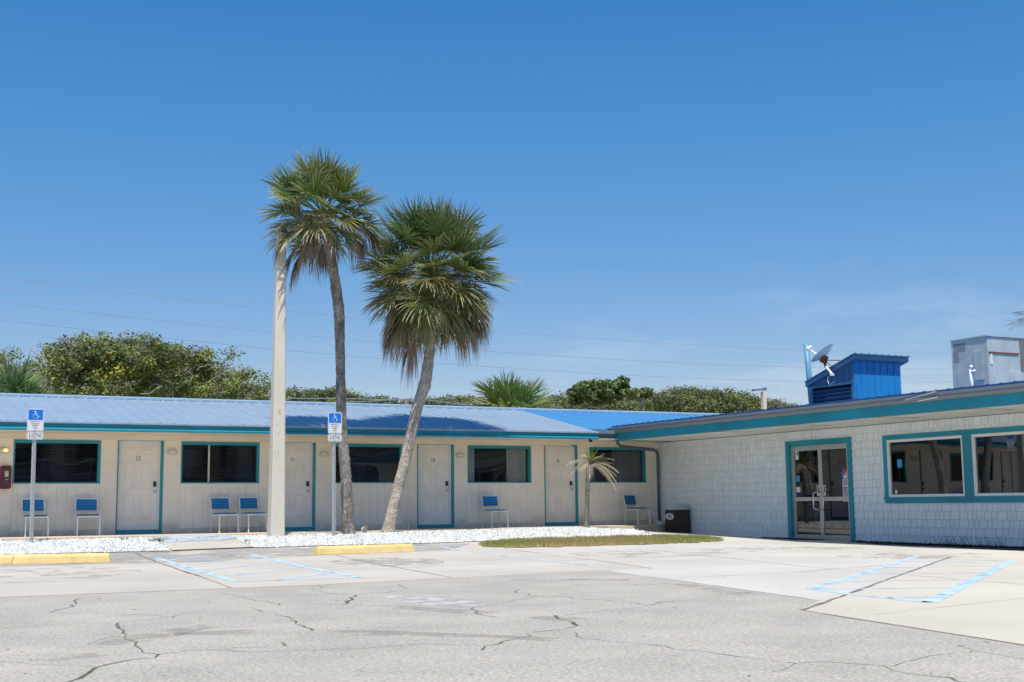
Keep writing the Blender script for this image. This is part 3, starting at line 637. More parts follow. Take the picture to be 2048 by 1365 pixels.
# doors
def panel_ring(mb, x0, x1, z0, z1, y, w=.014, h=.016):
    def rect(i, d): return [(x0+i, y-d, z0+i), (x1-i, y-d, z0+i), (x1-i, y-d, z1-i), (x0+i, y-d, z1-i)]
    S_ = [(0, 0.0005), (.002, .012), (.014, .014), (.026, .001), (.034, .001), (.060, .013)]
    for (i, d), (j, e) in zip(S_[:-1], S_[1:]):
        A, B = rect(i, d), rect(j, e)
        for k in range(4): mb.quad(A[k], A[(k+1) % 4], B[(k+1) % 4], B[k])
    mb.poly(rect(*S_[-1]))
for (a, b), num in zip(DOORS, NUM):
    w = b-a; y = YW+.085; x0, x1 = a+.035, b-.105
    mb = MB(); mb.box(x0, x1, y, y+.045, .095, 2.105)
    W2 = x1-x0; c = (x0+x1)/2
    for s in (-1, 1):
        xa, xb = sorted((c+s*W2*.075, c+s*W2*.345))
        for z0, z1 in ((1.80, 1.97), (1.03, 1.65), (.345, .90)): panel_ring(mb, xa, xb, z0, z1, y)
    d = mb.build('door', M['door'], mo)
    mb = MB(); mb.box(x1-.095, x1-.03, y-.03, y, 1.075, 1.20); mb.build('keypad_lock', M['black'], d, bevel=.008)
    mb = MB(); mb.tube([(x1-.06, y, .965), (x1-.06, y-.03, .965)], .022, 10); mb.ell((x1-.06, y-.055, .965), .033, .028, .033); mb.tube([(x1-.06, y+.001, .965), (x1-.06, y-.008, .965)], .038, 12); mb.build('door_knob', M['chrome'], d, smooth=True)
    for z in (1.85, 1.10, .35): mb = MB(); mb.box(x0-.012, x0+.006, y-.012, y+.01, z, z+.10); mb.build('hinge', M['rust'], d)
    if num:
        mb = MB(); add_text(mb, num, .145, lambda u, v, q, c=c-.01, y=y: (c+u, y-.004-q, 1.725+v), 0, .004, .8 if num != '9' else .95); mb.build('room_number', M['rust'] if False else M['gutter'], d)
    mb = MB(); mb.box(x0, x1, y-.012, y+.05, 2.105, 2.137); mb.box(x1, x1+.05, y-.045, y+.05, .095, 2.137); mb.box(x0-.012, x0, y-.004, y+.05, .095, 2.137); mb.build('door_jamb', M['jamb'], mo)
    mb = MB(); mb.box(a-.004, b+.004, YW-.012, YW+.13, 2.137, DZ1+.004); mb.box(a-.004, a+.022, YW-.012, YW+.13, 0, 2.137); mb.box(b-.052, b+.004, YW-.012, YW+.13, 0, 2.137); mb.box(a+.022, b-.052, YW-.03, YW+.13, -.002, .092); mb.build('door_frame', M['teal'], mo)
# windows
for i, (a, b) in enumerate(WINS):
    k = i-2
    mb = MB(); mb.box(a-.004, b+.004, YW-.014, YW+.11, WZ1-.068, WZ1+.004); mb.box(a-.004, b+.004, YW-.014, YW+.11, WZ0-.004, WZ0+.024); mb.box(a-.004, a+.028, YW-.014, YW+.11, WZ0+.024, WZ1-.068); mb.box(b-.058, b+.004, YW-.014, YW+.11, WZ0+.024, WZ1-.068)
    wf = mb.build('window_frame', M['teal'], mo)
    x0, x1, z0, z1 = a+.028, b-.058, WZ0+.024, WZ1-.068
    mb = MB(); mb.quad((x0, YW+.07, z0), (x1, YW+.07, z0), (x1, YW+.07, z1), (x0, YW+.07, z1)); mb.build('window_pane', M['glassc'] if k in (3, 4) else M['glassm'], wf)
    if k in (-2, -1, 0, 1, 2):
        mb = MB(); z = z0+.01
        while z < z1: mb.beam((x0, YW+.14, z), (x1, YW+.14, z), .030, .002, 0, (0, .75, 1)); z += .040
        mb.build('blinds', M['blind'], wf)
    if k == 1:
        mb = MB(); mb.box(7.335, 7.375, YW+.055, YW+.10, z0, z1); mb.build('mullion', M['lampback'], wf)
    if k in (3, 4):
        RS = random.Random(k)
        for (c0, c1) in (((x0, x0+.23), (x1-.62, x1)) if k == 3 else ((x0+.75, x1), (x0, x0+.2))):
            mb = MB(); n = int((c1-c0)/.018); P = []
            for j in range(n+1): t = c0+(c1-c0)*j/n; P.append((t, YW+.135+.022*math.sin(t*46)+RS.gauss(0, .004)))
            for p, q in zip(P[:-1], P[1:]): mb.quad((p[0], p[1], z0-.1), (q[0], q[1], z0-.1), (q[0], q[1], z1+.05), (p[0], p[1], z1+.05))
            mb.build('curtain', M['curtain'] if k == 3 else M['blind'], wf, smooth=True)
# vertical seam strips beside window 10
mb = MB(); mb.tube([(12.42, YW-.02, 0), (12.42, YW-.02, 2.13)], .014, 6); mb.build('conduit', M['siding'], mo)

# ------------------------------------------------------------------ cafe building
ca = empty('shingled_building', (22, 20, -.3), 'grey blue shingled building with glass double doors and teal trim', 'building')
XW = 19.87; YB = 29.98; YE = 9.0
DR = (21.97, 24.25, -.6, 2.025)                 # y0,y1,z0,z1 door trim
WR = (16.1, 20.97, .535, 2.0)
mb = MB()
def wallbox(y0, y1, z0, z1): mb.box(XW+.012, XW+.2, y0, y1, z0, z1)
wallbox(DR[1], YB, -.8, 2.26); wallbox(DR[0], DR[1], DR[3], 2.26); wallbox(WR[1], DR[0], -.8, 2.26); wallbox(WR[0], WR[1], -.8, WR[2]); wallbox(WR[0], WR[1], WR[3], 2.26); wallbox(YE, WR[0], -.8, 2.26)
mb.build('wall', M['backing'], ca)
mb = MB(); mb.box(XW+.01, XW+10, YE+.1, YB-.1, -.8, -.78); mb.box(XW+2.5, XW+2.6, YE+.1, YB-.1, -.8, 2.4); mb.box(XW+.2, XW+2.5, YE+.1, YB-.1, 2.27, 2.3); mb.build('room_interior', M['dark'], ca)
mb = MB(); RS = random.Random(21)
def shing(y0, y1, z0, z1, d, lean, ops):
    for (a, b, c, e) in ops:
        if y0 < b and y1 > a and z0 < e and z1 > c:
            if y0 < a: shing(y0, a, z0, z1, d, lean, ops)
            if y1 > b: shing(b, y1, z0, z1, d, lean, ops)
            ya, yb = max(y0, a), min(y1, b)
            if z0 < c: shing(ya, yb, z0, c, d, lean, ops)
            if z1 > e: shing(ya, yb, e, z1, d, lean, ops)
            return
    if y1-y0 < .006 or z1-z0 < .01: return
    n = len(mb.v); xb, xt = XW-d, XW+.008
    mb.v += [(XW+.012, y0, z0), (XW+.012, y1, z0), (XW+.012, y1, z1), (XW+.012, y0, z1), (xb, y0, z0), (xb, y1, z0), (xt-lean, y1, z1), (xt-lean, y0, z1)]
    for q in ((4, 7, 6, 5), (0, 1, 5, 4), (0, 4, 7, 3), (1, 2, 6, 5)): mb.f.append(tuple(n+i for i in q)); mb.mi.append(0)
k = 0; z = -.485
while z < 2.255:
    y = YE+RS.uniform(0, .1); z1 = min(z+.171, 2.258)
    while y < YB-.02:
        w = RS.choice([.105, .125, .15, .175, .21, .24])*RS.uniform(.92, 1.08); y1 = min(y+w, YB)
        shing(y, y1-.010, z, z1-.003, .013, .003, [DR, WR]); y = y1
    z += .171; k += 1
mb.build('shingles', M['shingle'], ca)
mb = MB(); mb.box(XW-.022, XW+.03, YB, YB+.02, -.4, 2.26); mb.build('corner_board', M['trimwhite'], ca)
XF = 17.86; YF = 28.97
mb = MB(); mb.box(XF+.32, XW+.01, YE, YF, 2.262, 2.275)
mb.build('soffit', M['soffit'], ca)
mb = MB(); mb.box(XF+.035, XF+.32, YE, YF, 2.258, 2.272); y = YE+.6; RS = random.Random(6)
mb.build('soffit_board', M['teal2'], ca)
mb = MB()
for y in (27.2, 24.6, 21.9, 19.3, 16.9, 14.5): mb = MB(); mb.beam((XF+.04, y, 2.255), (XF+1.2, y-.22, 2.255), .012, .004); mb.build('soffit_seam', M['dark'], ca)
mb = MB(); mb.tube([(18.75, 23.2, 2.252), (18.75, 23.2, 2.265)], .09, 14); mb.build('recessed_light', M['lampglass'], ca)
mb = MB(); mb.box(XF, XF+.035, YE, YF, 2.25, 2.50); mb.box(XF+.036, XW, YF-.03, YF, 2.25, 2.50); mb.build('fascia', M['teal2'], ca)
# ogee gutter along the fascia
mb = MB(); pr = [(0, 2.585), (-.125, 2.585), (-.125, 2.555), (-.108, 2.53), (-.112, 2.50), (-.095, 2.47), (-.06, 2.445), (0, 2.44)]
ys = [YF+.25-i*.4 for i in range(int((YF+.25-YE)/.4)+1)]; RS = random.Random(4); off = [(RS.gauss(0, .002), -.02*max(0, 1-(y-YF)**2*0) if False else RS.gauss(0, .002)) for y in ys]
for i in range(len(ys)-1):
    for a, b in zip(pr[:-1], pr[1:]): mb.quad((XF+a[0]+off[i][0], ys[i], a[1]+off[i][1]), (XF+a[0]+off[i+1][0], ys[i+1], a[1]+off[i+1][1]), (XF+b[0]+off[i+1][0], ys[i+1], b[1]+off[i+1][1]), (XF+b[0]+off[i][0], ys[i], b[1]+off[i][1]))
mb.poly([(XF+a, YF+.25, z) for a, z in pr]); gu = mb.build('gutter', M['gutter'], ca)
# bent, torn section of gutter
mb = MB(); g0, g1 = onX(1782, 804, XF-.14), onX(1874, 783, XF-.14); n = 8
for (za, zb, xa, xb) in ((.03, -.045, -.02, .035), (-.045, -.11, .035, -.01)):
    for i in range(n):
        A = g0.lerp(g1, i/n); B = g0.lerp(g1, (i+1)/n); k0, k1 = (i/n)**1.6, ((i+1)/n)**1.6
        mb.quad((XF-.13+xa*k0-.02*k0, A.y, A.z+za*k0-.01), (XF-.13+xa*k1-.02*k1, B.y, B.z+za*k1-.01), (XF-.13+xb*k1-.02*k1, B.y, B.z+zb*k1-.015), (XF-.13+xb*k0-.02*k0, A.y, A.z+zb*k0-.015))
mb.build('torn_gutter_flap', M['gutter'], gu)['label'] = 'bent torn gutter section with bare edges'
mb = MB()
for (pa, pb, w) in (((1810, 800.5), (1873, 783.5), .007), ((1836, 803), (1874, 795.5), .010)): mb.beam(onX(*pa, XF-.165), onX(*pb, XF-.185), .012, w)
mb.build('bare_metal_edge', M['trimwhite'], gu)
mb = MB(); n = 40; x1 = XF+8.5
mb.quad((XF+.0, YE, 2.635), (XF+.0, YF, 2.635), (x1, YF, 2.635+.05*8.5), (x1, YE, 2.635+.05*8.5)); mb.quad((XF, YE, 2.585), (XF, YF, 2.585), (XF, YF, 2.635), (XF, YE, 2.635)); mb.quad((XF, YF, 2.50), (x1, YF, 2.50), (x1, YF, 3.06), (XF, YF, 2.635))
y = YE+.2
while y < YF: mb.box(XF+.003, XF+.06, y-.014, y+.014, 2.63, 2.647); y += .305
mb.build('roof', M['navy'], ca)
# downspout
mb = MB(); pts = [onX(1229, 874, 17.93), onX(1229.5, 884, 17.93), onX(1236, 890, 17.95)]
P = [Vector((17.98, 28.88, 2.50)), Vector((17.98, 28.88, 2.27)), Vector((18.0, 28.9, 2.17)), Vector((18.12, 28.95, 2.10)), Vector((19.55, 29.55, 2.05)), Vector((19.70, 29.62, 2.02)), Vector((19.76, 29.64, 1.92)), Vector((19.76, 29.64, .08))]
mb.tube(P, .046, 10); ds = mb.build('downspout', M['spout'], ca, smooth=True)
mb = MB(); mb.tube([(19.76, 29.64, .09), (19.76, 29.64, -.16)], [.072, .072], 10); mb.build('spout_adaptor', M['trimwhite'], ds)
# double door
y0, y1, zt = DR[0], DR[1], DR[3]; TW = .13; zb = -.295
mb = MB(); mb.box(XW-.035, XW+.02, y0, y0+TW, -.5, zt-.11); mb.box(XW-.035, XW+.02, y1-TW, y1, -.5, zt-.11); mb.box(XW-.035, XW+.02, y0, y1, zt-.11, zt)
mb.box(XW+.021, XW+.13, y1-TW, y1-TW+.02, zb, zt-.11); mb.box(XW+.021, XW+.13, y0+TW-.02, y0+TW, zb, zt-.11); mb.box(XW+.021, XW+.13, y0+TW, y1-TW, zt-.13, zt-.11)
dt = mb.build('door_trim', M['teal2'], ca)
a, b = y0+TW, y1-TW; ft = zt-.13; mb = MB(); xa, xb = XW+.03, XW+.10
mb.box(xa, xb, a, a+.045, zb, ft-.045); mb.box(xa, xb, b-.045, b, zb, ft-.045); mb.box(xa, xb, a, b, ft-.045, ft); mb.box(xa-.02, xb, a, b, zb-.03, zb+.012)
mb.build('door_frame', M['alu'], ca)
mid = (a+b)/2
for s, (p, q) in enumerate(((mid+.003, b-.047), (a+.047, mid-.003))):   # far leaf first (left in view)
    mb = MB(); xa, xb = XW+.04, XW+.085; zl, zh = zb+.015, ft-.048; st = .058
    mb.box(xa, xb, p, p+st, zl, zh); mb.box(xa, xb, q-st, q, zl, zh); mb.box(xa, xb, p+st, q-st, zh-.065, zh); mb.box(xa, xb, p+st, q-st, zl, zl+.10); zc = .645
    mb.box(xa, xb, p+st, q-st, zc-.045, zc+.045)
    d = mb.build('glass_door', M['alu'], ca)
    mb = MB(); mb.box(xa+.012, xa+.024, p+st, q-st, zl+.10, zc-.045); mb.box(xa+.012, xa+.024, p+st, q-st, zc+.045, zh-.065)
    mb = MB(); X = xa+.016
    for (u0, u1) in ((zl+.10, zc-.045), (zc+.045, zh-.065)): mb.quad((X, q-st, u0), (X, p+st, u0), (X, p+st, u1), (X, q-st, u1))
    mb.build('door_pane', M['glassd'], d)
    mb = MB(); hy = (p+.03) if s == 0 else (q-.03); hz0, hz1 = .40, .80; off = .16 if s == 0 else -.02
    hy2 = hy+ (.14 if s == 0 else -.14)
    mb.tube([(xa, hy, hz0), (xa-.075, hy+.02, hz0), (xa-.085, hy2*.5+hy*.5, hz0), (xa-.085, hy2, hz0+.03), (xa-.085, hy2, hz1-.03), (xa-.085, hy2*.5+hy*.5, hz1), (xa-.075, hy+.02, hz1), (xa, hy, hz1)], .014, 8)
    mb.build('pull_handle', M['chrome'], d, smooth=True)
    def st_(name, mt, yc, zc_, w, h, lab=None, extra=None, rot=0, parent=d):
        mb = MB(); fn = lambda u, v, q_: (X-.004-q_, yc-u, zc_+v)
        if rot: mb.poly([fn(0, h, 0), fn(-w, 0, 0), fn(0, -h, 0), fn(w, 0, 0)][::1])
        else: mb.quad(fn(-w/2, -h/2, 0), fn(w/2, -h/2, 0), fn(w/2, h/2, 0), fn(-w/2, h/2, 0))
        mts = [mt]
        if extra: mts += extra(mb, fn)
        o = mb.build(name, mts, parent)
        if lab: o['label'] = lab
    if s == 0:
        yl = q-st
        st_('sticker', M['signwhite'], yl-.085, 1.68, .12, .20, 'small white and blue notice', lambda mb, fn: (disc(mb, (.02, .04), .04, fn, 1, .002), [M['stickerblue']])[1])
        st_('sticker', M['stickerblue'], yl-.09, 1.13, .14, .14, 'pale blue square sticker')
        st_('sticker', M['black'], yl-.085, .98, .12, .10, 'dark round sticker')
        st_('sticker', M['signwhite'], yl-.09, .87, .15, .12, 'white card sticker')
        st_('sticker', M['signwhite'], p+st+.045, .84, .09, .24, 'narrow opening instruction sticker', lambda mb, fn: (mb.quad(fn(-.02, -.04, .002), fn(.02, -.04, .002), fn(.02, .10, .002), fn(-.02, .10, .002), 1), [M['ink']])[1])
    else:
        yr = p+st
        def dm(mb, fn):
            r = .075
            for cx_, cz_, mi in ((0, r, 1), (-r, 0, 2), (r, 0, 3), (0, -r, 4)): mb.poly([fn(cx_, cz_+r*.95, .002), fn(cx_-r*.95, cz_, .002), fn(cx_, cz_-r*.95, .002), fn(cx_+r*.95, cz_, .002)], mi)
            return [M['s_red'], M['signblue'], M['s_yellow'], M['signwhite']]
        st_('hazard_diamond', M['ink'], yr+.085, 1.21, .155, .155, 'four coloured hazard diamond', dm, 1)
        def rd(t1, t2):
            def f_(mb, fn):
                disc(mb, (0, .05), .07, fn, 1, .002, 18); disc(mb, (0, .05), .048, fn, 0, .003, 18); mb.quad(fn(-.018, .015, .004), fn(.018, .015, .004), fn(.018, .085, .004), fn(-.018, .085, .004), 1)
                for j, w in ((0, .07), (1, .06)): mb.quad(fn(-w, -.075-.03*j, .002), fn(w, -.075-.03*j, .002), fn(w, -.056-.03*j, .002), fn(-w, -.056-.03*j, .002), 2)
                return [M['s_purple'], M['ink']]
            return f_
        st_('notice_sticker', M['signwhite'], yr+.09, .965, .18, .245, 'upper white notice with a round emblem', rd(0, 0)); st_('notice_sticker', M['signwhite'], yr+.09, .705, .18, .245, 'lower white notice with a round emblem', rd(0, 0))
        st_('sticker', M['signwhite'], q-st-.045, .84, .09, .24, 'narrow opening instruction sticker', lambda mb, fn: (mb.quad(fn(-.02, -.04, .002), fn(.02, -.04, .002), fn(.02, .10, .002), fn(-.02, .10, .002), 1), [M['ink']])[1])
# windows
TZ0, TZ1 = WR[2], WR[3]; wins = [(18.715, 20.85), (16.33, 18.47)]; fz0, fz1 = .665, 1.895; mb = MB()
mb.box(XW-.035, XW+.02, WR[0], WR[1], fz1, TZ1); mb.box(XW-.035, XW+.02, WR[0], WR[1], TZ0, fz0-.045); mb.box(XW-.055, XW+.02, WR[0]-.01, WR[1]+.02, fz0-.044, fz0)
mb.box(XW-.035, XW+.02, wins[0][1], WR[1], fz0, fz1); mb.box(XW-.035, XW+.02, wins[1][1], wins[0][0], fz0, fz1); mb.box(XW-.035, XW+.02, WR[0], wins[1][0], fz0, fz1)
mb.build('window_trim', M['teal2'], ca)
for i, (a, b) in enumerate(wins):
    mb = MB(); t = .055
    for (xo, tt, ex) in ((-.028, t*.55, 0), (-.012, t, .001)):
        e = ex; mb.box(XW+xo, XW+.05, a+e, a+tt, fz0+tt, fz1-tt); mb.box(XW+xo, XW+.05, b-tt, b-e, fz0+tt, fz1-tt); mb.box(XW+xo, XW+.05, a+e, b-e, fz0+e, fz0+tt); mb.box(XW+xo, XW+.05, a+e, b-e, fz1-tt, fz1-e)
    wf = mb.build('window_frame', M['trimwhite'], ca)
    mb = MB(); n = 1; X = XW+.02; mb.quad((X, b-t, fz0+t), (X, a+t, fz0+t), (X, a+t, fz1-t), (X, b-t, fz1-t)); mb.build('window_pane', M['glassr'], wf)
    if i == 0:
        mb = MB(); mb.quad(*[(X-.005, y, z) for y, z in ((20.60, 1.30), (20.46, 1.30), (20.46, 1.47), (20.60, 1.47))]); mb.poly([(X-.005, 20.55, 1.30), (X-.005, 20.53, 1.265), (X-.005, 20.51, 1.30)]); mb.build('sticker', M['stickerblue'], wf)['label'] = 'small blue shield sticker'
        mb = MB(); disc(mb, (0, 0), .04, lambda u, v, q: (X-.005-q, 20.67-u, .78+v), 0); mb.build('sticker', M['signwhite'], wf)['label'] = 'small white oval sticker'
# ---- things fixed to or standing on the roof
ve = empty('roof_vent_housing', (22.9, 25, 2.85), 'bright blue metal roof vent housing with louvres and a slanted roof', 'vent housing')
vx0, vx1, vy0, vy1 = 22.05, 23.62, 24.2, 25.80; zt0, zt1 = 4.22, 3.72
def vz(y): return 4.20-(y-24.09)*.29
mb = MB(); mb.poly([(vx0, vy0, 2.6), (vx1, vy0, 2.6), (vx1, vy0, vz(vy0)), (vx0, vy0, vz(vy0))]); mb.poly([(vx1, vy0, 2.6), (vx1, vy1, 2.6), (vx1, vy1, vz(vy1)), (vx1, vy0, vz(vy0))]); mb.poly([(vx1, vy1, 2.6), (vx0, vy1, 2.6), (vx0, vy1, vz(vy1)), (vx1, vy1, vz(vy1))])
x = vx0+.02
while x < vx1: mb.box(x, x+.018, vy0-.016, vy0-.001, 2.6, vz(vy0)-.01); x += .222
mb.build('side_cladding', M['vent'], ve)
mb = MB(); mb.poly([(vx0, vy0, 3.52), (vx0, vy0, vz(vy0)), (vx0, vy1, vz(vy1)), (vx0, vy1, 3.52)]); y = vy0+.15
while y < vy1: mb.box(vx0-.012, vx0-.001, y, y+.014, 3.53, vz(y+.02)-.01); y += .22
mb.box(vx0-.03, vx0, vy0, vy0+.08, 2.6, 3.5); mb.box(vx0-.03, vx0, vy1-.08, vy1, 2.6, 3.5); mb.box(vx0-.04, vx0-.001, vy0-.002, vy1+.002, 3.5, 3.56)
mb.build('gable_cladding', M['navy'] if False else mat('shaded slate blue metal', (.05, .15, .28), .55, .12, 4), ve)  # shade of this side put into darker cladding and louvre colours
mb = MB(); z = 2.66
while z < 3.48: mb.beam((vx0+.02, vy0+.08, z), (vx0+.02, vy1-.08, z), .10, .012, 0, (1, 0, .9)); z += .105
mb.build('louvres', mat('shaded blue louvre', (.035, .10, .22), .5, .1, 4), ve)
mb = MB(); mb.box(vx0+.08, vx0+.09, vy0, vy1, 2.6, 3.5); mb.build('louvre_backing', M['dark'], ve)
mb = MB(); rx0, rx1, ry0, ry1 = 21.98, 23.78, 24.06, 25.95
for (x0_, x1_) in ((rx0, rx1),):
    A = [(x0_, ry0, vz(ry0)+.03), (x1_, ry0, vz(ry0)+.03), (x1_, ry1, vz(ry1)+.03), (x0_, ry1, vz(ry1)+.03)]; mb.poly(A); B = [(p[0], p[1], p[2]-.13) for p in A]; mb.poly(B[::-1])
    for i in range(4): mb.quad(B[i], B[(i+1) % 4], A[(i+1) % 4], A[i])
x = rx0+.02
while x < rx1: mb.beam((x, ry0-.03, vz(ry0-.03)+.045), (x, ry1+.03, vz(ry1+.03)+.045), .03, .02); x += .22
mb.beam((rx0-.03, ry0-.02, vz(ry0)+.028), (rx1+.03, ry0-.02, vz(ry0)+.028), .05, .02); mb.beam((rx0-.02, ry0, vz(ry0)+.028), (rx0-.02, ry1, vz(ry1)+.028), .05, .02)
mb.build('slanted_roof', mat('pale slate blue trim', (.10, .24, .36), .5, .1, 3), ve)
# blue post
mb = MB(); a = onY(1612, 688, 26.1); b = onY(1623, 762, 26.1); mb.tube([(b.x, b.y, 2.75), a], .075, 12); mb.build('vent_post', mat('sky blue pole paint', (.12, .30, .45), .5, .1, 4), None, True)
tag(bpy.data.objects['vent_post'], 'sky blue pole standing behind the roof vent housing', 'post')
# satellite dish
dd = empty('satellite_dish', (21.9, 25.0, 3.6), 'tilted white satellite dish on a rusty arm beside the louvred vent', 'satellite dish')
YD = 24.9
def dp(x, y, o=0): p = onX(x, y, 21.85-o); return p
mb = MB(); c = dp(1644, 706); e1_ = (dp(1661, 688)-dp(1629, 723)); hl = e1_.length/2; up = e1_.normalized(); view = (c-Vector(CAM)).normalized()
nrm = (-0.93*Vector((view.cross(up))).normalized()*-1).normalized(); nrm = (nrm*.95-view*.30).normalized(); nrm = (nrm-up*nrm.dot(up)).normalized(); sdv = up.cross(nrm).normalized()
K, Lr = 20, 5
if nrm.dot(Vector((0, 1, 0))) < 0: nrm = -nrm
grid = []
for i in range(Lr+1):
    r = i/Lr; grid.append([c+up*hl*r*math.cos(2*math.pi*j/K)+sdv*hl*.92*r*math.sin(2*math.pi*j/K)+nrm*.12*(r*r-1) for j in range(K)])
for i in range(Lr):
    for j in range(K): mb.quad(grid[i][j], grid[i+1][j], grid[i+1][(j+1) % K], grid[i][(j+1) % K])
mb.build('reflector', M['dish'], dd, smooth=True)
mb = MB(); mb.tube([dp(1648, 718), dp(1636, 711), dp(1622, 701)], .022, 8); mb.build('feed_arm', M['dish'], dd); mb = MB(); mb.ell(dp(1618, 698), .08, .06, .07, 10, 6); mb.tube([dp(1618, 698), dp(1622, 693)], .03, 8); mb.build('feed_horn', M['dish'], dd, True)
mb = MB(); mb.box(-.07, .07, -.07, .07, -.09, .09, 0, Matrix.Rotation(.4, 3, 'X'), dp(1648, 719)); mb.tube([dp(1648, 722), dp(1652, 735)], .035, 8); mb.tube([dp(1656, 721), dp(1680, 721)], .012, 6); mb.tube([dp(1654, 726), dp(1662, 731)], .012, 6); mb.build('bracket', M['rust'], dd)
mb = MB(); mb.tube([dp(1651, 733), dp(1658, 741), dp(1664, 749)], .03, 8); mb.tube([dp(1664, 747), dp(1664, 752)], .06, 8); mb.build('mast', M['dish'], dd)
mb = MB(); mb.tube([dp(1656, 752), dp(1655, 762), dp(1659, 770), dp(1668, 764)], .008, 5); mb.build('cable', M['dish'], dd)
# gray cabinet
ac = empty('rooftop_air_handler', (22.8, 20.4, 2.85), 'weathered grey metal air handler box with rusty seams on the roof', 'air handler')
ax, ay0, ay1, at_ = 22.0, 19.88, 20.93, 4.17
mb = MB(); mb.box(ax, ax+2.6, ay0, ay1, 2.7, at_); mb.box(ax+.6, ax+2.65, ay0-.02, ay1+.1, 2.7, 3.42)
mb.build('cabinet', M['acgrey'], ac, bevel=.012)
mb = MB(); mb.box(ax-.025, ax+2.6, ay0-.025, ay1+.02, at_+.001, at_+.03); mb.build('lid', M['acgrey'], ac)
def axp(mb, y0, y1, z0, z1, d=.02): mb.box(ax-d, ax-.002, y0, y1, z0, z1)
mb = MB(); axp(mb, ay0+.13, ay0+.40, 3.22, 3.88); axp(mb, ay0+.50, ay0+.88, 3.10, 3.48, .016); mb.build('access_panel', M['acgrey'], ac, bevel=.006)
mb = MB(); axp(mb, ay1-.42, ay1-.08, 3.92, 4.10, .004); axp(mb, ay1-.22, ay1-.06, 3.68, 3.92, .004); mb.build('patch', M['acgrey2'], ac)
mb = MB(); mb.box(ax+.02, ax+.95, ay0-.02, ay0-.001, 3.80, 3.83); mb.build('rusty_ledge', M['rust'], ac); mb = MB(); axp(mb, ay0, ay1, 3.055, 3.075, .022)
RS = random.Random(9)
for i in range(16): y = RS.uniform(ay0, ay1); h = RS.uniform(.02, .12); axp(mb, y, y+.015, 3.06-h, 3.06, .0215)
mb.build('rust_streaks', M['rust'], ac)
mb = MB(); mb.box(ax+.06, ax+.13, ay0-.012, ay0-.001, 3.55, 3.79); mb.build('torn_label', M['trimwhite'], ac)
mb = MB(); mb.box(ax+1.0, ax+2.58, ay0-.015, ay0-.001, 3.10, at_-.03); mb.build('condenser_grille', M['acbrown'], ac)
mb = MB(); a = onX(1945, 772, 21.6); b = onX(1941, 736, 21.6); mb.tube([(a.x, a.y, 2.75), b], .035, 10); mb.tube([onX(1942, 745, 21.6), onX(1950, 742, 21.6)], .03, 8); mb.tube([b, onX(1944, 733, 21.6)], .04, 8)
tag(mb.build('vent_pipe', M['trimwhite'], None, True), 'short white vent pipe in front of the grey roof cabinet', 'pipe')
# ------------------------------------------------------------------ wall lamps, extinguisher
LP = [(2.81, 1.88, 'glowing oval bulkhead lamp above the red extinguisher cabinet'), (6.48, 1.885, 'dull oval bulkhead lamp left of the window above the pair of chairs'), (10.18, 1.87, 'unlit oval bulkhead lamp between the pole and the taller palm trunk'), (13.86, 1.87, 'unlit oval bulkhead lamp left of the curtained window above the lone chair')]
for i, (x, z, lab) in enumerate(LP):
    t = empty('wall_lamp', (x, YW, z), lab, 'wall lamp', 'oval bulkhead lamps along the motel wall')
    mb = MB()
    P = rrect(.25, .135, .066, 6); plate(mb, P, lambda u, v, d: (x+u, YW-d, z+v), .002, .03); mb.build('base', M['lampback'], t)
    mb = MB(); mb.ell((x, YW-.03, z), .095, .055, .045, 14, 8); g = mb.build('lamp_glass', M['lampglass'], t, True)
    if i == 0: mb = MB(); mb.ell((x+.035, YW-.070, z), .055, .026, .036, 10, 6); mb.build('bulb', M['lampon'], t, True)
    mb = MB()
    for dx in (-.06, -.02, .02, .06): mb.tube([(x+dx, YW-.03, z+.055), (x+dx, YW-.078, z+.035), (x+dx, YW-.092, z), (x+dx, YW-.078, z-.035), (x+dx, YW-.03, z-.055)], .0025, 5)
    mb.tube([(x-.11, YW-.03, z), (x-.075, YW-.078, z), (x, YW-.095, z), (x+.075, YW-.078, z), (x+.11, YW-.03, z)], .0025, 5)
    mb.build('cage', M['lampback'], t)
t = empty('extinguisher_cabinet', (2.86, YW, 1.29), 'dark red extinguisher cabinet on the cream wall at the left edge', 'extinguisher cabinet')
fn = lambda u, v, d: (2.86+u, YW-d, 1.29+v)
mb = MB(); plate(mb, rrect(.235, .51, .05), fn, .002, .16); mb.build('case', M['red'], t, bevel=.012)
mb = MB(); plate(mb, rrect(.16, .42, .03), fn, .16, .172); mb.build('window', M['cabinet glass'], t)
mb = MB(); plate(mb, rrect(.075, .12, .01), lambda u, v, d: fn(u+.015, v+.07, d), .172, .176); mb.quad(fn(-.01, -.06, .174), fn(.05, -.06, .174), fn(.05, -.045, .174), fn(-.01, -.045, .174)); mb.build('paper_label', M['lampback'], t)
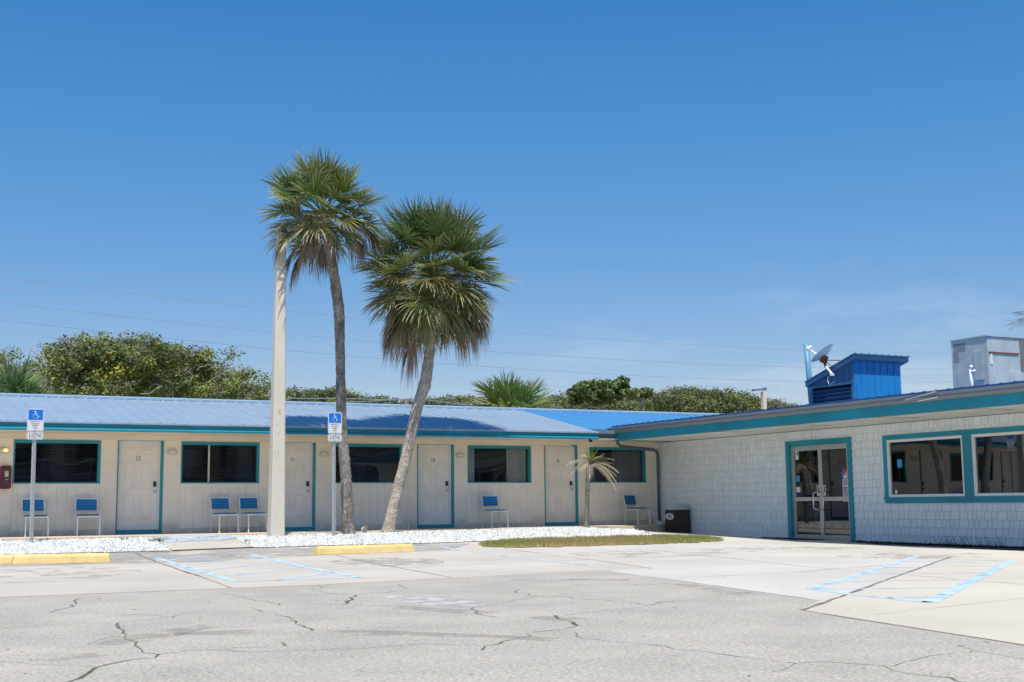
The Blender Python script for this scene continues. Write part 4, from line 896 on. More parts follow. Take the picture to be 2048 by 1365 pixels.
# ------------------------------------------------------------------ chairs
def make_chair(sling):
    r = empty('patio_chair', (0, 0, 0), 'x', 'chair', 'blue and white patio chairs along the motel wall')
    w = .235
    for s in (-1, 1):
        mb = MB(); mb.beam((s*w, .22, 0), (s*w, .205, .44), .026, .03); mb.beam((s*w, .205, .44), (s*w*.985, .285, .82), .026, .03); mb.build('back_leg', M['chairw'], r, bevel=.004)
        mb = MB(); mb.beam((s*w*1.0, -.255, 0), (s*w*.97, -.235, .425), .028, .03); mb.build('front_leg', M['chairw'], r, bevel=.004)
    mb = MB()
    for s in (-1, 1): mb.beam((s*w*.985, -.24, .415), (s*w, .20, .395), .024, .028)
    mb.beam((-w, -.238, .412), (w, -.238, .412), .026, .028); mb.beam((-w, .19, .395), (w, .19, .395), .022, .026); mb.build('frame', M['chairw'], r, bevel=.004)
    mb = MB(); mb.beam((-w, .284, .81), (w, .284, .81), .026, .026); mb.build('top_rail', M['chairw'], r, bevel=.004)
    mb = MB()
    if sling:
        N = 8
        for i in range(N):
            for j in range(4):
                f_ = lambda i, j: (-w+.016+(2*w-.032)*j/4, .232+.05*i/N-.008*math.sin(math.pi*j/4)*-1, .545+.25*i/N); mb.quad(f_(i, j), f_(i, j+1), f_(i+1, j+1), f_(i+1, j))
    else:
        for k in range(4):
            z = .552+k*.063; y = .228+(z-.5)*.19
            mb.beam((-w+.014, y+.006, z+.030), (w-.014, y+.006, z+.030), .010, .0615, 0, (0, .19, 1))
    mb.build('backrest', M['chairb2'] if sling else M['chairb'], r, bevel=.002)
    mb = MB()
    for k in range(6):
        y = -.225+k*.072; z = .452-.020*math.sin(math.pi*(k+.4)/6)+(.006 if k == 0 else 0)
        mb.box(-w+.016, w-.016, y, y+.064, z, z+.012)
    mb.build('seat', M['chairb'], r, bevel=.003)
    return r
ch = make_chair(False)
CH = [(3.46, 29.55, -4, 'slatted blue chair half hidden behind the left sign post'), (4.56, 29.55, 2, 'slatted blue chair between the left window corner and door 12'), (7.62, 29.55, -10, 'slatted blue chair left of the pair under the window between doors 12 and 11'), (8.30, 29.55, -10, 'slatted blue chair right of the pair beside the concrete pole'), (14.62, 29.5, -3, 'lone slatted blue chair under the curtained window right of door 10')]
ch = ch
for i, (x, y, a, lab) in enumerate(CH):
    o = ch if i == 0 else copy_tree(ch); o.location = (x, y, 0.002); o.rotation_euler.z = -math.radians(a); o['label'] = lab
    if i in (2, 3, 4): o.rotation_euler.z = math.radians(10 if i < 4 else 3)
o = make_chair(True); o.location = (18.98, 29.55, 0.002); o.rotation_euler.z = math.radians(14); o['label'] = 'blue mesh backed chair in the shady corner by the downspout'
# ------------------------------------------------------------------ bin, mat, hose stub
t = empty('trash_bin', (19.57, 28.5, -.2), 'square dark brown bin with silver lid and white oval emblem against the shingles', 'trash bin')
bx0, bx1, by0, by1 = 19.33, 19.80, 28.22, 28.74
mb = MB(); mb.box(bx0, bx1, by0, by1, -.30, .12); mb.box(bx0+.008, bx1-.008, by0+.008, by1-.008, .1202, .42); mb.build('body', M['brown'], t, bevel=.01)
mb = MB(); mb.box(bx0-.008, bx1+.004, by0-.008, by1+.008, .402, .445); mb.box(bx0+.01, bx1-.01, by0+.01, by1-.01, .455, .495); mb.build('lid', M['acgrey'], t, bevel=.012)
mb = MB(); disc(mb, (0, 0), .20, lambda u, v, d: (bx0-.012-d, 28.48-u, .225+v), 0, .001, 24, .092)
fn = lambda u, v, d=0: (bx0-.012-.004-d, 28.48-u, .225+v)
for k in range(5): a = math.radians(30+30*k); stroke(mb, [(0, -.01), (.06*math.cos(a), .055*math.sin(a))], .016, fn, 1, 0)
stroke(mb, [(-.12, -.035), (-.04, -.02), (.04, -.035), (.12, -.02)], .014, fn, 2, 0)
mb.build('oval_emblem', [M['signwhite'], M['s_red'], M['stickerblue']], t)
mb = MB(); P = [gnd(1568, 1080), gnd(1592, 1077.5), gnd(1644, 1080), gnd(1605, 1084.5)]; mb.poly([(p.x, p.y, p.z+.022) for p in P])
P2 = [(19.78, 24.1), (18.9, 24.1), (18.9, 22.9), (19.78, 22.9)]; mb = MB(); Q = [(x, y, G(x, y)+.024) for x, y in P2]; mb.poly(Q[::-1])
for i in range(4): a, b = Q[i], Q[(i+1) % 4]; mb.quad(a, b, (b[0], b[1], b[2]-.03), (a[0], a[1], a[2]-.03))
tag(mb.build('door_mat', M['mat']), 'black rubber mat before the glass double doors', 'door mat')
p = onY(728.5, 1060, 27.88); t = empty('hose_stub', (p.x, 27.88, G(p.x, 27.88)), 'short wooden stub with a small white tap between the palm trunks', 'tap post')
mb = MB(); mb.box(p.x-.045, p.x+.055, 27.83, 27.93, -.1, .14); mb.build('post', M['wood'], t, bevel=.015)
mb = MB(); mb.tube([(p.x-.085, 27.80, -.06), (p.x-.085, 27.80, .05), (p.x-.06, 27.80, .10), (p.x-.035, 27.80, .10)], .014, 8); mb.box(p.x-.11, p.x-.06, 27.78, 27.82, .06, .08); mb.build('tap', M['chairw'], t)
# security camera under the fascia end
c = onY(1181, 881.5, 28.6); mb = MB(); mb.tube([(c.x, c.y, c.z+.06), (c.x, c.y, c.z)], .02, 8); mb.tube([(c.x, c.y+.05, c.z), (c.x-.03, c.y-.09, c.z-.02)], .035, 10)
tag(mb.build('security_camera', M['black'], None, False), 'tiny black camera under the end of the teal fascia', 'camera')
# ------------------------------------------------------------------ signs
def sign_post(base_px, Y, top_px, wd, hg, label):
    b = gnd(*base_px); b = onY(*base_px, Y); b.z = G(b.x, Y); tp = onY(*top_px, Y); sc = wd/.305
    t = empty('parking_sign', b, label, 'parking sign', 'accessible parking signs on steel posts')
    cx = tp.x; zt = tp.z
    mb = MB(); top = Vector((cx-.01, Y+.02, zt-.08)); bb = Vector((b.x, Y+.02, b.z-.2))
    n = 60; W2, D2 = .032, .03
    mb.beam(bb, top, .024, .008, 0, (0, 1, 0))
    for s in (-1, 1): mb.beam(bb+Vector((s*.020, .012, 0)), top+Vector((s*.020, .012, 0)), .006, .032, 0, (0, 1, 0)); mb.beam(bb+Vector((s*.030, .026, 0)), top+Vector((s*.030, .026, 0)), .020, .005, 0, (0, 1, 0))
    d = (top-bb)
    z = .3
    while z < d.length-.65: q = bb+d.normalized()*z; mb.box(q.x-.005, q.x+.005, Y+.0135, Y+.0155, q.z, q.z+.012, 1); z += .0254*1.3
    mb.build('post', [M['galv'], M['ink']], t)
    F0 = lambda u, v, d_: (cx+u*sc, Y-.004-d_, zt+v*hg/.457)
    mb = MB(); plate(mb, [(u, v-.2285) for u, v in rrect(.305, .457, .028)], F0, -.002, 0)
    plate(mb, [(u, v-.2285) for u, v in rrect(.281, .433, .02)], F0, .0004, .001, 1)       # border
    plate(mb, [(u, v-.2285) for u, v in rrect(.272, .424, .018)], F0, .0012, .0016, 0)
    mb.quad(F0(-.132, -.232, .0022), F0(.132, -.232, .0022), F0(.132, -.022, .0022), F0(-.132, -.022, .0022), 1)
    # wheelchair symbol
    G_ = lambda u, v, d_=0: F0(u+.004, v-.128, .003+d_)
    disc(mb, (-.014, .068), .0145, G_, 0, 0)
    stroke(mb, [(-.013, .055), (-.010, .002), (.026, .000), (.042, -.046), (.058, -.040)], .013, G_, 0, 0)
    stroke(mb, [(-.010, .032), (.024, .032)], .010, G_, 0, .0004)
    arc = [(-.004+.047*math.cos(math.radians(a)), -.024+.047*math.sin(math.radians(a))) for a in range(118, 348, 14)]
    stroke(mb, arc, .011, G_, 0, .0006)
    for k, tx in enumerate(('PARKING BY', 'DISABLED', 'PERMIT', 'ONLY')): add_text(mb, tx, .040, lambda u, v, q, k=k: F0(u, v-.263-k*.044, .0024+q), 2, .0004, .88)
    for v in (-.03, -.43): disc(mb, (0, v), .009, lambda a, b_, d_: F0(a, b_, .0035+d_), 3, 0)
    mb.build('sign_panel', [M['signwhite'], M['signblue'], M['ink'], M['rust']], t)
    F1 = lambda u, v, d_: F0(u, v-.55, d_)
    mb = MB(); plate(mb, rrect(.305, .152, .028), F1, -.002, 0); plate(mb, rrect(.283, .130, .022), F1, .0004, .001, 1); plate(mb, rrect(.273, .120, .018), F1, .0012, .0016, 0)
    add_text(mb, '$100 FINE', .118, lambda u, v, q: F1(u*.45, v, .0024+q), 1, .0005)
    for v in (-.05, .05): disc(mb, (.0, v), .010, lambda a, b_, d_: F1(a, b_, .0035+d_), 2, 0)
    mb.build('fine_plate', [M['signwhite'], M['ink'], M['rust']], t)
    return t
sign_post((63, 1090), 27.0, (72, 817.8), .315, .452, 'blue and white accessible parking sign before the left window')
sign_post((669, 1077), 26.8, (670, 825), .322, .472, 'blue and white accessible parking sign beside the taller palm trunk')
# ------------------------------------------------------------------ wheel stops
def wheel_stop(a, b, label, crack=None):
    a = Vector(a); b = Vector(b); d = (b-a); Ln = d.length; d.normalize(); n = Vector((-d.y, d.x, 0)).normalized()
    if n.y < 0: n = -n
    t = MB(); H = .145; sec = [(0, 0), (.018, .10), (.045, H), (.125, H), (.155, .10), (.17, 0)]; N = 24; R_ = random.Random(int(a.x*7))
    rows = []
    for i in range(N+1):
        s = Ln*i/N; e = .035*(1 if i in (0, N) else 0); rows.append([Vector((a.x, a.y, 0))+Vector((d.x, d.y, 0))*(s+(e*z/H if i == 0 else -e*z/H if i == N else 0))+n*y+Vector((0, 0, G(a.x+d.x*s, a.y+d.y*s)+.004+z+R_.gauss(0, .0012))) for y, z in sec])
    for i in range(N):
        for j in range(5): t.quad(rows[i][j], rows[i+1][j], rows[i+1][j+1], rows[i][j+1])
    t.poly(rows[0]); t.poly(rows[-1][::-1])
    r = t.build('wheel_stop', M['yellow'], None, False, Vector((a.x, a.y, G(a.x, a.y)))); tag(r, label, 'wheel stop', 'yellow concrete wheel stops')
    if crack is not None:
        t = MB(); s = crack; P = [rows[0][0]+Vector(d)*s]; pts = [rows[0][j]+Vector((d.x, d.y, 0))*(s+.01*(j % 2))-Vector((0, .002, -.002)) for j in range(4)]
        for p, q in zip(pts[:-1], pts[1:]): t.beam(p, q, .010, .004, 0, (0, -1, .3))
        t.build('crack', M['ruststain'], r)
A, B = gnd(633, 1110.5), gnd(829, 1104.5); wheel_stop(A, B, 'yellow wheel stop in front of the taller palm, ends both in view')
B, A = gnd(221, 1125.5), gnd(0, 1129.5); dd_ = (A-B).normalized(); wheel_stop(B+dd_*2.1, B, 'yellow wheel stop cut by the left edge before the left sign', 2.1-(gnd(22, 1129)-B).length)
# ------------------------------------------------------------------ concrete pole
t = MB(); b = gnd(552, 1076.5); YP = 27.3; bx = onY(552, 1076, YP).x; tx = onY(562, 440, YP); n = len(t.v)
def psec(c, w, ch=.022):
    h = w/2; return [(c[0]+u, c[1]+v, c[2]) for u, v in ((-h+ch, -h), (h-ch, -h), (h, -h+ch), (h, h-ch), (h-ch, h), (-h+ch, h), (-h, h-ch), (-h, -h+ch))]
R_ = Matrix.Identity(3)
zs = [(-.6, .318), (0, .315), (3.2, .262), (6.7, .190)]
rows = []
for z, w in zs:
    k = (z)/(tx.z); c = Vector((bx+(tx.x-bx)*k, YP, z)); rows.append([c+R_ @ (Vector(p)-c) for p in psec(c, w)])
for i in range(len(rows)-1):
    for j in range(8): t.quad(rows[i][j], rows[i][(j+1) % 8], rows[i+1][(j+1) % 8], rows[i+1][j])
t.poly(rows[-1])
pole = empty('concrete_pole', (bx, YP, G(bx, YP)), 'tall square pale concrete pole in the gravel in front of door 11', 'pole')
t.build('shaft', M['pole'], pole)
mb = MB(); R2 = random.Random(1)
for (x, y, w, h) in ((560, 822, .05, .02), (560, 828, .015, .05), (549, 905, .012, .06), (557, 908, .012, .05), (550, 919, .012, .03), (557, 868, .03, .02), (556, 850, .015, .04)):
    q = onY(x, y, YP-.15); hw = (.315-.0166*q.z)/2; yy = YP-hw-.004; mb = MB(); mb.quad((q.x-w/2, yy, q.z-h/2), (q.x+w/2, yy, q.z-h/2), (q.x+w/2, yy-.0005, q.z+h/2), (q.x-w/2, yy-.0005, q.z+h/2)); mb.build('rust_mark', M['ruststain'], pole)
# ------------------------------------------------------------------ palms
NP = np.array
def nrm_(v): return v/np.linalg.norm(v)
def fan(o, d, Lp, Rb, nseg, droop, w0, col, tip, R, out, cols, span=118, tipamt=.3, stiff=.55, curl=.25, bend=0):
    up = NP([0, 0, 1.0]); d = nrm_(d); s = np.cross(d, up)
    s = nrm_(s) if np.linalg.norm(s) > .05 else nrm_(NP([math.cos(R.uniform(0, 6)), math.sin(R.uniform(0, 6)), 0]))
    rl = R.gauss(0, .35); n = np.cross(s, d); s, n = s*math.cos(rl)+n*math.sin(rl), n*math.cos(rl)-s*math.sin(rl)
    # petiole with sag
    pts = [o+d*Lp*t-up*droop*.45*Lp*t*t for t in (0, .35, .7, 1)]
    for a, b in zip(pts[:-1], pts[1:]):
        for wv in (s, n): out.append([a-wv*.012, a+wv*.012, b+wv*.010, b-wv*.010]); cols.append([col*.95*NP([1.5, 1.25, .8])]*4)
    h = pts[-1]; d2 = nrm_(nrm_(pts[-1]-pts[-2])-up*bend); s2 = nrm_(np.cross(d2, np.cross(s, d2))); n2 = np.cross(s2, d2)
    for i in range(nseg):
        a = math.radians(-span+2*span*(i+.5)/nseg+R.gauss(0, 2.0)); ca, sa = math.cos(a), math.sin(a)
        sd = nrm_(d2*ca+s2*sa+n2*(curl*abs(sa)+R.gauss(0, .05)))
        L = Rb*(.66+.34*math.cos(a*.72))*R.uniform(.86, 1.08); hh = h+d2*(.10*Rb*(1-abs(a)/2))
        k = R.uniform(.72, 1.25); c0 = col*k; c1 = tip*R.uniform(.7, 1.15); ta = R.random() < tipamt
        wd = np.cross(n2, sd)+n2*R.gauss(0, .5); wd = nrm_(wd-sd*np.dot(wd, sd)); P = []; kk = R.uniform(.6, 1.5)
        for t, ww in ((0.04, .35), (.35, 1.0), (.62, .85), (.84, .45), (1.0, .05)):
            sag = droop*stiff*kk*(t**2.6)*.5+ (max(0, t-.65)**1.5)*droop*.9*kk
            p = hh+sd*L*t*(1-.12*sag)-up*L*sag; P.append((p, ww*w0))
        for j in range(4):
            (p, u), (q, v) = P[j], P[j+1]
            out.append([p-wd*u, p+wd*u, q+wd*v, q-wd*v])
            f0 = 0 if j < 2 else (.55 if j == 3 else .15); f1 = [0, .1, .5, 1.0][j]
            if not ta: f0 *= .25; f1 *= .35
            cols.append([c0*(1-f0)+c1*f0]*2+[c0*(1-f1)+c1*f1]*2)
def crown(bud, specs, R):
    out = []; cols = []
    for sp_ in specs:
        n, zen0, zen1, Lp, Rb, droop, col, tip, tipamt, w0, nseg = sp_
        ph = R.uniform(0, 6.28)
        for i in range(n):
            th = math.radians(zen0+(zen1-zen0)*(i+.5)/n+R.gauss(0, 5)); az = ph+i*2.399+R.gauss(0, .15)
            d = NP([math.sin(th)*math.cos(az), math.sin(th)*math.sin(az), math.cos(th)])
            o = bud+NP([R.gauss(0, .04), R.gauss(0, .04), R.gauss(0, .05)-.12*(th/2)])
            c = NP(col)*R.uniform(.8, 1.2)*NP([R.uniform(.85, 1.2), 1, R.uniform(.8, 1.2)])
            fan(o, d, Lp*R.uniform(.8, 1.15), Rb*R.uniform(.85, 1.12), nseg, droop*R.uniform(.7, 1.3), w0, c, NP(tip), R, out, cols, tipamt=tipamt, curl=.22 if zen0 < 90 else 0, bend=max(0, th-.9)*R.uniform(.0, .45))
    return NP(out), NP(cols)
GREEN = (.135, .205, .050); OLIVE = (.23, .24, .075); TAN = (.62, .52, .34); DEAD = (.40, .30, .20); YEL = (.30, .26, .05)
def trunk(name, px, Y, rad, m, parent, R, k=14, lump=.06):
    P = [onY(x, y, Y+(dy if dy else 0)) for x, y, dy in px]; Q = []; RR = []
    for i in range(len(P)-1):
        N = max(2, int((P[i+1]-P[i]).length/.07))
        for j in range(N): Q.append(P[i].lerp(P[i+1], j/N)); RR.append(rad[i]+(rad[i+1]-rad[i])*j/N)
    Q.append(P[-1]); RR.append(rad[-1])
    for _ in range(4): Q = [Q[0]]+[(Q[i-1]+Q[i]*2+Q[i+1])/4 for i in range(1, len(Q)-1)]+[Q[-1]]
    mb = MB(); n0 = 0; rings = []
    for i, p in enumerate(Q):
        r = RR[i]*(1+R.gauss(0, lump*.5)); d = (Q[min(i+1, len(Q)-1)]-Q[max(0, i-1)]).normalized(); a = d.cross(Vector((0, 1, 0))).normalized(); b = a.cross(d)
        rings.append([p+(a*math.cos(2*math.pi*j/k)+b*math.sin(2*math.pi*j/k))*r*(1+R.gauss(0, lump*.35)) for j in range(k)])
    for i in range(len(rings)-1):
        for j in range(k): mb.quad(rings[i][j], rings[i][(j+1) % k], rings[i+1][(j+1) % k], rings[i+1][j])
    o = mb.build(name, m, parent); bm_ = bmesh.new(); bm_.from_mesh(o.data); bmesh.ops.remove_doubles(bm_, verts=bm_.verts, dist=1e-5); bm_.to_mesh(o.data); bm_.free(); o.data.polygons.foreach_set('use_smooth', [True]*len(o.data.polygons)); return Q[-1]
def hanging(parent, name, bud, items, R, col, w0=.012, droop=1.5):
    out = []; cols = []
    for (o, d, Lp, Rb) in items: fan(NP(o), NP(d), Lp, Rb, 26, droop, w0, NP(col)*R.uniform(.8, 1.2), NP(col)*.9, R, out, cols, span=R.uniform(22, 42), curl=0)
    return npmesh(name, NP(out), M['palmleaf'], parent, NP(cols))
def stalks(parent, bud, n, L, R, name='seed_stalks'):
    mb = MB()
    for i in range(n):
        az = R.uniform(0, 6.28); e = R.uniform(-.1, .7); d = Vector((math.cos(az), math.sin(az), e)).normalized(); P = [Vector(bud)+d*L*t-Vector((0, 0, 1))*L*.75*t**2.2 for t in np.linspace(0, 1, 7)]
        mb.tube(P, [.010, .009, .008, .007, .005, .004, .002], 4, 0, False)
        for j in range(26):
            t = R.uniform(.3, 1); k = min(5, int(t*6)); p = P[k].lerp(P[k+1], t*6-k); q = p+Vector((R.gauss(0, .14), R.gauss(0, .14), R.gauss(-.05, .10))); mb.tube([p, (p+q)/2+Vector((0, 0, .02)), q], [.0045, .004, .002], 3, 0, False)
    mb.build(name, M['stalk'], parent)
# taller palm
R1 = random.Random(41); Y1 = 27.45
b1 = onY(697, 1070, Y1); p1 = empty('palm_tree', b1, 'taller slim palm with dark grey trunk and sparse shaggy crown above the concrete pole', 'palm tree', 'tall palms in the gravel')
trunk('trunk', [(697, 1076, 0), (697, 1062, 0), (692, 960, 0), (683, 850, 0), (681, 740, 0), (680, 690, 0), (678, 620, 0), (669, 555, -.08), (658, 490, -.22), (645, 430, -.35)], Y1, [.175, .145, .13, .12, .105, .108, .13, .115, .11, .11], M['bark1'], p1, R1)
B1 = NP(onY(645, 424, Y1-.35))
V, C = crown(B1, [(9, 6, 34, .66, .80, .10, GREEN, TAN, .35, .017, 38), (18, 30, 64, .84, .74, .12, GREEN, TAN, .45, .017, 38), (20, 62, 92, .84, .70, .25, GREEN, TAN, .6, .017, 36), (18, 88, 126, .74, .64, .40, OLIVE, TAN, .8, .017, 34)], R1)
npmesh('crown', V, M['palmleaf'], p1, C)
def at3(x, y, Y): return NP(onY(x, y, Y))
it = []
for (x, y, yy) in ((604, 540, 0), (611, 530, .1), (598, 520, .2), (622, 515, .3), (706, 510, -.1), (712, 500, .1), (700, 505, .3), (716, 490, 0), (648, 520, .35), (640, 525, .5), (752, 470, 0), (745, 462, .2), (757, 480, .1), (570, 500, .1), (580, 490, .3), (628, 500, -.3), (668, 505, .5)):
    e = at3(x, y-48, Y1-.35+yy); dirn = e-B1; it.append((B1, dirn+NP([0, 0, .35*np.linalg.norm(dirn)]), np.linalg.norm(dirn)*.86, .50))
hanging(p1, 'dead_fronds', B1, it, R1, (.26, .19, .14))
stalks(p1, B1, 7, .8, R1)
# fuller palm
R2 = random.Random(77); Y2 = 27.75
b2 = onY(775, 1067, Y2); p2 = empty('palm_tree', b2, 'fuller palm with leaning pale trunk and huge round crown with a dead skirt', 'palm tree', 'tall palms in the gravel')
trunk('trunk', [(774, 1074, 0), (777, 1060, 0), (789, 1005, 0), (813, 910, 0), (833, 820, 0), (850, 770, 0), (858, 715, 0), (862, 670, 0), (864, 620, 0), (866, 580, 0)], Y2, [.19, .155, .135, .125, .125, .15, .125, .115, .12, .12], M['bark2'], p2, R2)
B2 = NP(onY(866, 550, Y2))
V, C = crown(B2, [(12, 4, 30, 1.02, .90, .08, (.085, .15, .05), TAN, .2, .0155, 44), (32, 26, 62, 1.22, .86, .08, (.09, .155, .045), TAN, .35, .0155, 44), (34, 60, 88, 1.18, .80, .16, GREEN, TAN, .5, .0155, 40), (32, 84, 110, 1.08, .78, .28, OLIVE, TAN, .7, .016, 38), (24, 104, 138, .95, .75, .40, (.19, .20, .06), TAN, .85, .018, 32), (18, 132, 156, .85, .78, .35, (.19, .20, .06), TAN, .85, .018, 32)], R2)
npmesh('crown', V, M['palmleaf'], p2, C)
it = []
for i in range(40):
    x = R2.choice([R2.uniform(798, 848), R2.uniform(888, 950)]); k = 1-abs(x-870)/110; y = R2.uniform(575, 630)+k*62-(20 if x > 880 else 0); e = at3(x, y-38, Y2+R2.uniform(-.1, .6)); dirn = e-B2
    it.append((B2, dirn+NP([0, 0, .30*np.linalg.norm(dirn)]), np.linalg.norm(dirn)*.92, .72))
hanging(p2, 'dead_fronds', B2, it, R2, DEAD, .015)
stalks(p2, B2+NP([0, 0, .15]), 22, 1.25, R2)
# feather leaved small palm
R3 = random.Random(5); Y3 = 27.85; b3 = onY(1174, 1055, Y3); b3.z = -.02
p3 = empty('small_date_palm', b3, 'small feather palm with mottled trunk, drooping straw fronds and a green centre', 'palm tree')
trunk('trunk', [(1174, 1062, 0), (1174, 1050, 0), (1174, 1000, 0), (1176, 955, 0), (1178, 935, 0)], Y3, [.07, .062, .06, .058, .075], M['bark3'], p3, R3, 12, .12)
B3 = NP(onY(1180, 930, Y3))
def feather(o, d, L, droop, col, R, out, cols, ll=.16, n=26):
    up = NP([0, 0, 1.0]); d = nrm_(NP(d)); s = nrm_(np.cross(d, up)+1e-6); P = [o+d*L*t-up*L*droop*t*t for t in np.linspace(0, 1, n)]
    for i in range(n-1):
        a, b = P[i], P[i+1]; out.append([a-s*.006, a+s*.006, b+s*.005, b-s*.005]); cols.append([col*1.1]*4)
        t = i/n; tg = nrm_(b-a); l = ll*math.sin(math.pi*(.15+.8*t))*R.uniform(.8, 1.15)
        for sg in (-1, 1):
            q = nrm_(tg*.9+s*sg*.8+np.cross(s, tg)*.25); w = np.cross(q, up); w = nrm_(w)*.0055 if np.linalg.norm(w) > .01 else s*.0055; w = w*.75; m = a+q*l*.5-up*l*.1; e = a+q*l-up*l*.45*(1+droop)
            k = R.uniform(.75, 1.25); out.append([a-w, a+w, m+w, m-w]); cols.append([col*k]*4); out.append([m-w, m+w, e+w*.2, e-w*.2]); cols.append([col*k]*4)
out = []; cols = []
for i, (dx, dz, L, dr) in enumerate(((-.2, 1.2, .5, .1), (.05, 1.4, .5, .1), (.35, 1, .5, .15), (.7, .75, .52, .2), (-.5, .8, .45, .2), (.1, .9, .42, .3), (.5, .6, .45, .3), (.6, .25, .5, .35), (-.1, 1.0, .46, .15), (.9, .35, .5, .3))):
    feather(B3, (dx, R3.uniform(-.5, .5), dz), L*1.05, dr, NP((.24, .34, .05)), R3, out, cols)
npmesh('green_fronds', NP(out), M['palmleaf'], p3, NP(cols)); out = []; cols = []
for i, (dx, dy, dz, L, dr) in enumerate(((-1, -.1, .75, .72, .85), (-.9, .3, .5, .66, .75), (-.7, -.5, .9, .62, .6), (-.5, -.3, 1.1, .5, .25), (1, -.2, .8, .75, .7), (1, .2, .5, .75, .6), (.9, .4, .9, .7, .6), (.7, -.6, .4, .72, 1.0), (.45, -.8, .3, .72, 1.35), (-.5, -.8, .2, .55, 1.2), (.2, .9, .4, .6, .9), (-.4, .9, .4, .6, 1), (-1.0, .1, .2, .55, .9), (1.0, -.5, .2, .6, .9), (.35, -.9, .1, .75, 1.35), (-.6, -.4, .4, .6, 1.15))):
    feather(B3, (dx, dy, dz), L*1.12, dr*.66, NP((.50, .42, .30))*R3.uniform(.8, 1.15), R3, out, cols, .15)
npmesh('dry_fronds', NP(out), M['palmleaf'], p3, NP(cols))
# young fan palm behind the roof, palm at the left edge, palm at the right edge
def bush_palm(px, py, Y, zspec, label, seed, trunk_px=None):
    R = random.Random(seed); b = onY(px, py, Y); g = G(b.x, 30); t = empty('palm_tree', (b.x, Y, g), label, 'palm tree')
    mb = MB(); mb.tube([(b.x, Y, g), (b.x+.05, Y, b.z)], [.24, .2], 10); mb.build('trunk', M['bark2'], t, True)
    V, C = crown(NP(b), zspec, R); npmesh('crown', V, M['palmleaf'], t, C); return t
bush_palm(1025, 824, 40, [(7, 5, 40, .55, .95, .10, (.17, .26, .07), TAN, .12, .026, 30), (13, 38, 72, .80, 1.0, .12, (.16, .25, .06), TAN, .15, .026, 30), (11, 66, 94, .85, .95, .20, (.19, .24, .07), TAN, .3, .025, 30)], 'bright green young palm rising behind the middle of the roof', 12)
bush_palm(26, 822, 38, [(11, 5, 42, .55, 1.0, .10, (.14, .23, .06), TAN, .2, .026, 32), (14, 40, 85, .6, .95, .2, (.13, .20, .055), TAN, .3, .026, 30)], 'green palm behind the roof at the left edge below the oak', 14)
rp2 = bush_palm(2120, 690, 30, [(12, 5, 60, .6, .9, .4, GREEN, TAN, .3, .017, 32), (12, 60, 110, .6, .8, .7, OLIVE, TAN, .5, .017, 30)], 'palm behind the grey roof cabinet with wispy seed stalks entering at the right edge', 15)
R = random.Random(31); mb = MB()
for i in range(12):
    a = onY(2085+R.uniform(-5, 10), 655+R.uniform(-8, 8), 30); e = onY(2015+R.uniform(-5, 25), 628+R.uniform(-8, 34), 30+R.uniform(-.3, .3)); m_ = (a+e)/2+Vector((0, 0, .22)); P = [a, a.lerp(m_, .5)+Vector((0, 0, .05)), m_, m_.lerp(e, .5)+Vector((0, 0, .04)), e]; mb.tube(P, [.010, .008, .006, .005, .003], 4, 0, False)
    for j in range(14): t = R.uniform(0, 3.99); k = int(t); p = P[k].lerp(P[k+1], t-k); q = p+Vector((R.gauss(0, .09), R.gauss(0, .09), R.gauss(-.05, .08))); mb.tube([p, q], [.004, .002], 3, 0, False)
mb.build('seed_stalks', mat('reddish seed stalk', (.16, .09, .07), .8, .2, 9), rp2)
# ------------------------------------------------------------------ broadleaf trees and scrub
def in_poly_px(poly, R, edge=0):
    xs = [p[0] for p in poly]; ys = [p[1] for p in poly]
    while True:
        p = (R.uniform(min(xs), max(xs)), R.uniform(min(ys), max(ys)))
        if inside(p, poly): return p
def leaves(centres, radii, nper, size, pal, seed, flat=.7, bias=0):
    r = np.random.default_rng(seed); n = len(centres)*nper; c = np.repeat(np.array(centres), nper, 0); rad = np.repeat(np.array(radii), nper)[:, None]
    d = r.normal(size=(n, 3)); d /= np.linalg.norm(d, axis=1)[:, None]; rr = r.random((n, 1))**.45; pos = c+d*rr*rad*NP([1, 1, flat])
    u = r.normal(size=(n, 3)); u /= np.linalg.norm(u, axis=1)[:, None]; nn = d*.6+r.normal(size=(n, 3))*.6+NP([0, 0, .5]); v = np.cross(nn, u); v /= np.linalg.norm(v, axis=1)[:, None]; u = np.cross(v, nn); u /= np.linalg.norm(u, axis=1)[:, None]
    s = size*r.uniform(.6, 1.3, (n, 1)); u = u*s; v = v*s*.5; V = np.stack([pos-u, pos-v*.9+u*.1, pos+u, pos+v*.9+u*.1], 1)
    ci = np.repeat(r.choice(len(pal), len(centres), p=[p[1] for p in pal]), nper); mixi = r.random(n) < .22; ci[mixi] = r.choice(len(pal), mixi.sum(), p=[p[1] for p in pal])
    C = NP([p[0] for p in pal])[ci]*np.repeat(r.uniform(.75, 1.2, len(centres)), nper)[:, None]*r.uniform(.75, 1.25, (n, 1)); return V, C
def branch_to(mb, a, b, r0, r1, R, seg=6, wob=.12):
    a = Vector(a); b = Vector(b); L = (b-a).length; P = [a]
    for i in range(1, seg): P.append(a.lerp(b, i/seg)+Vector((R.gauss(0, 1), R.gauss(0, 1), R.gauss(.3, 1)))*L*wob*math.sin(math.pi*i/seg)*.7)
    P.append(b); mb.tube(P, [r0+(r1-r0)*i/seg for i in range(seg+1)], 6 if r0 > .03 else 4, 0, False); return P
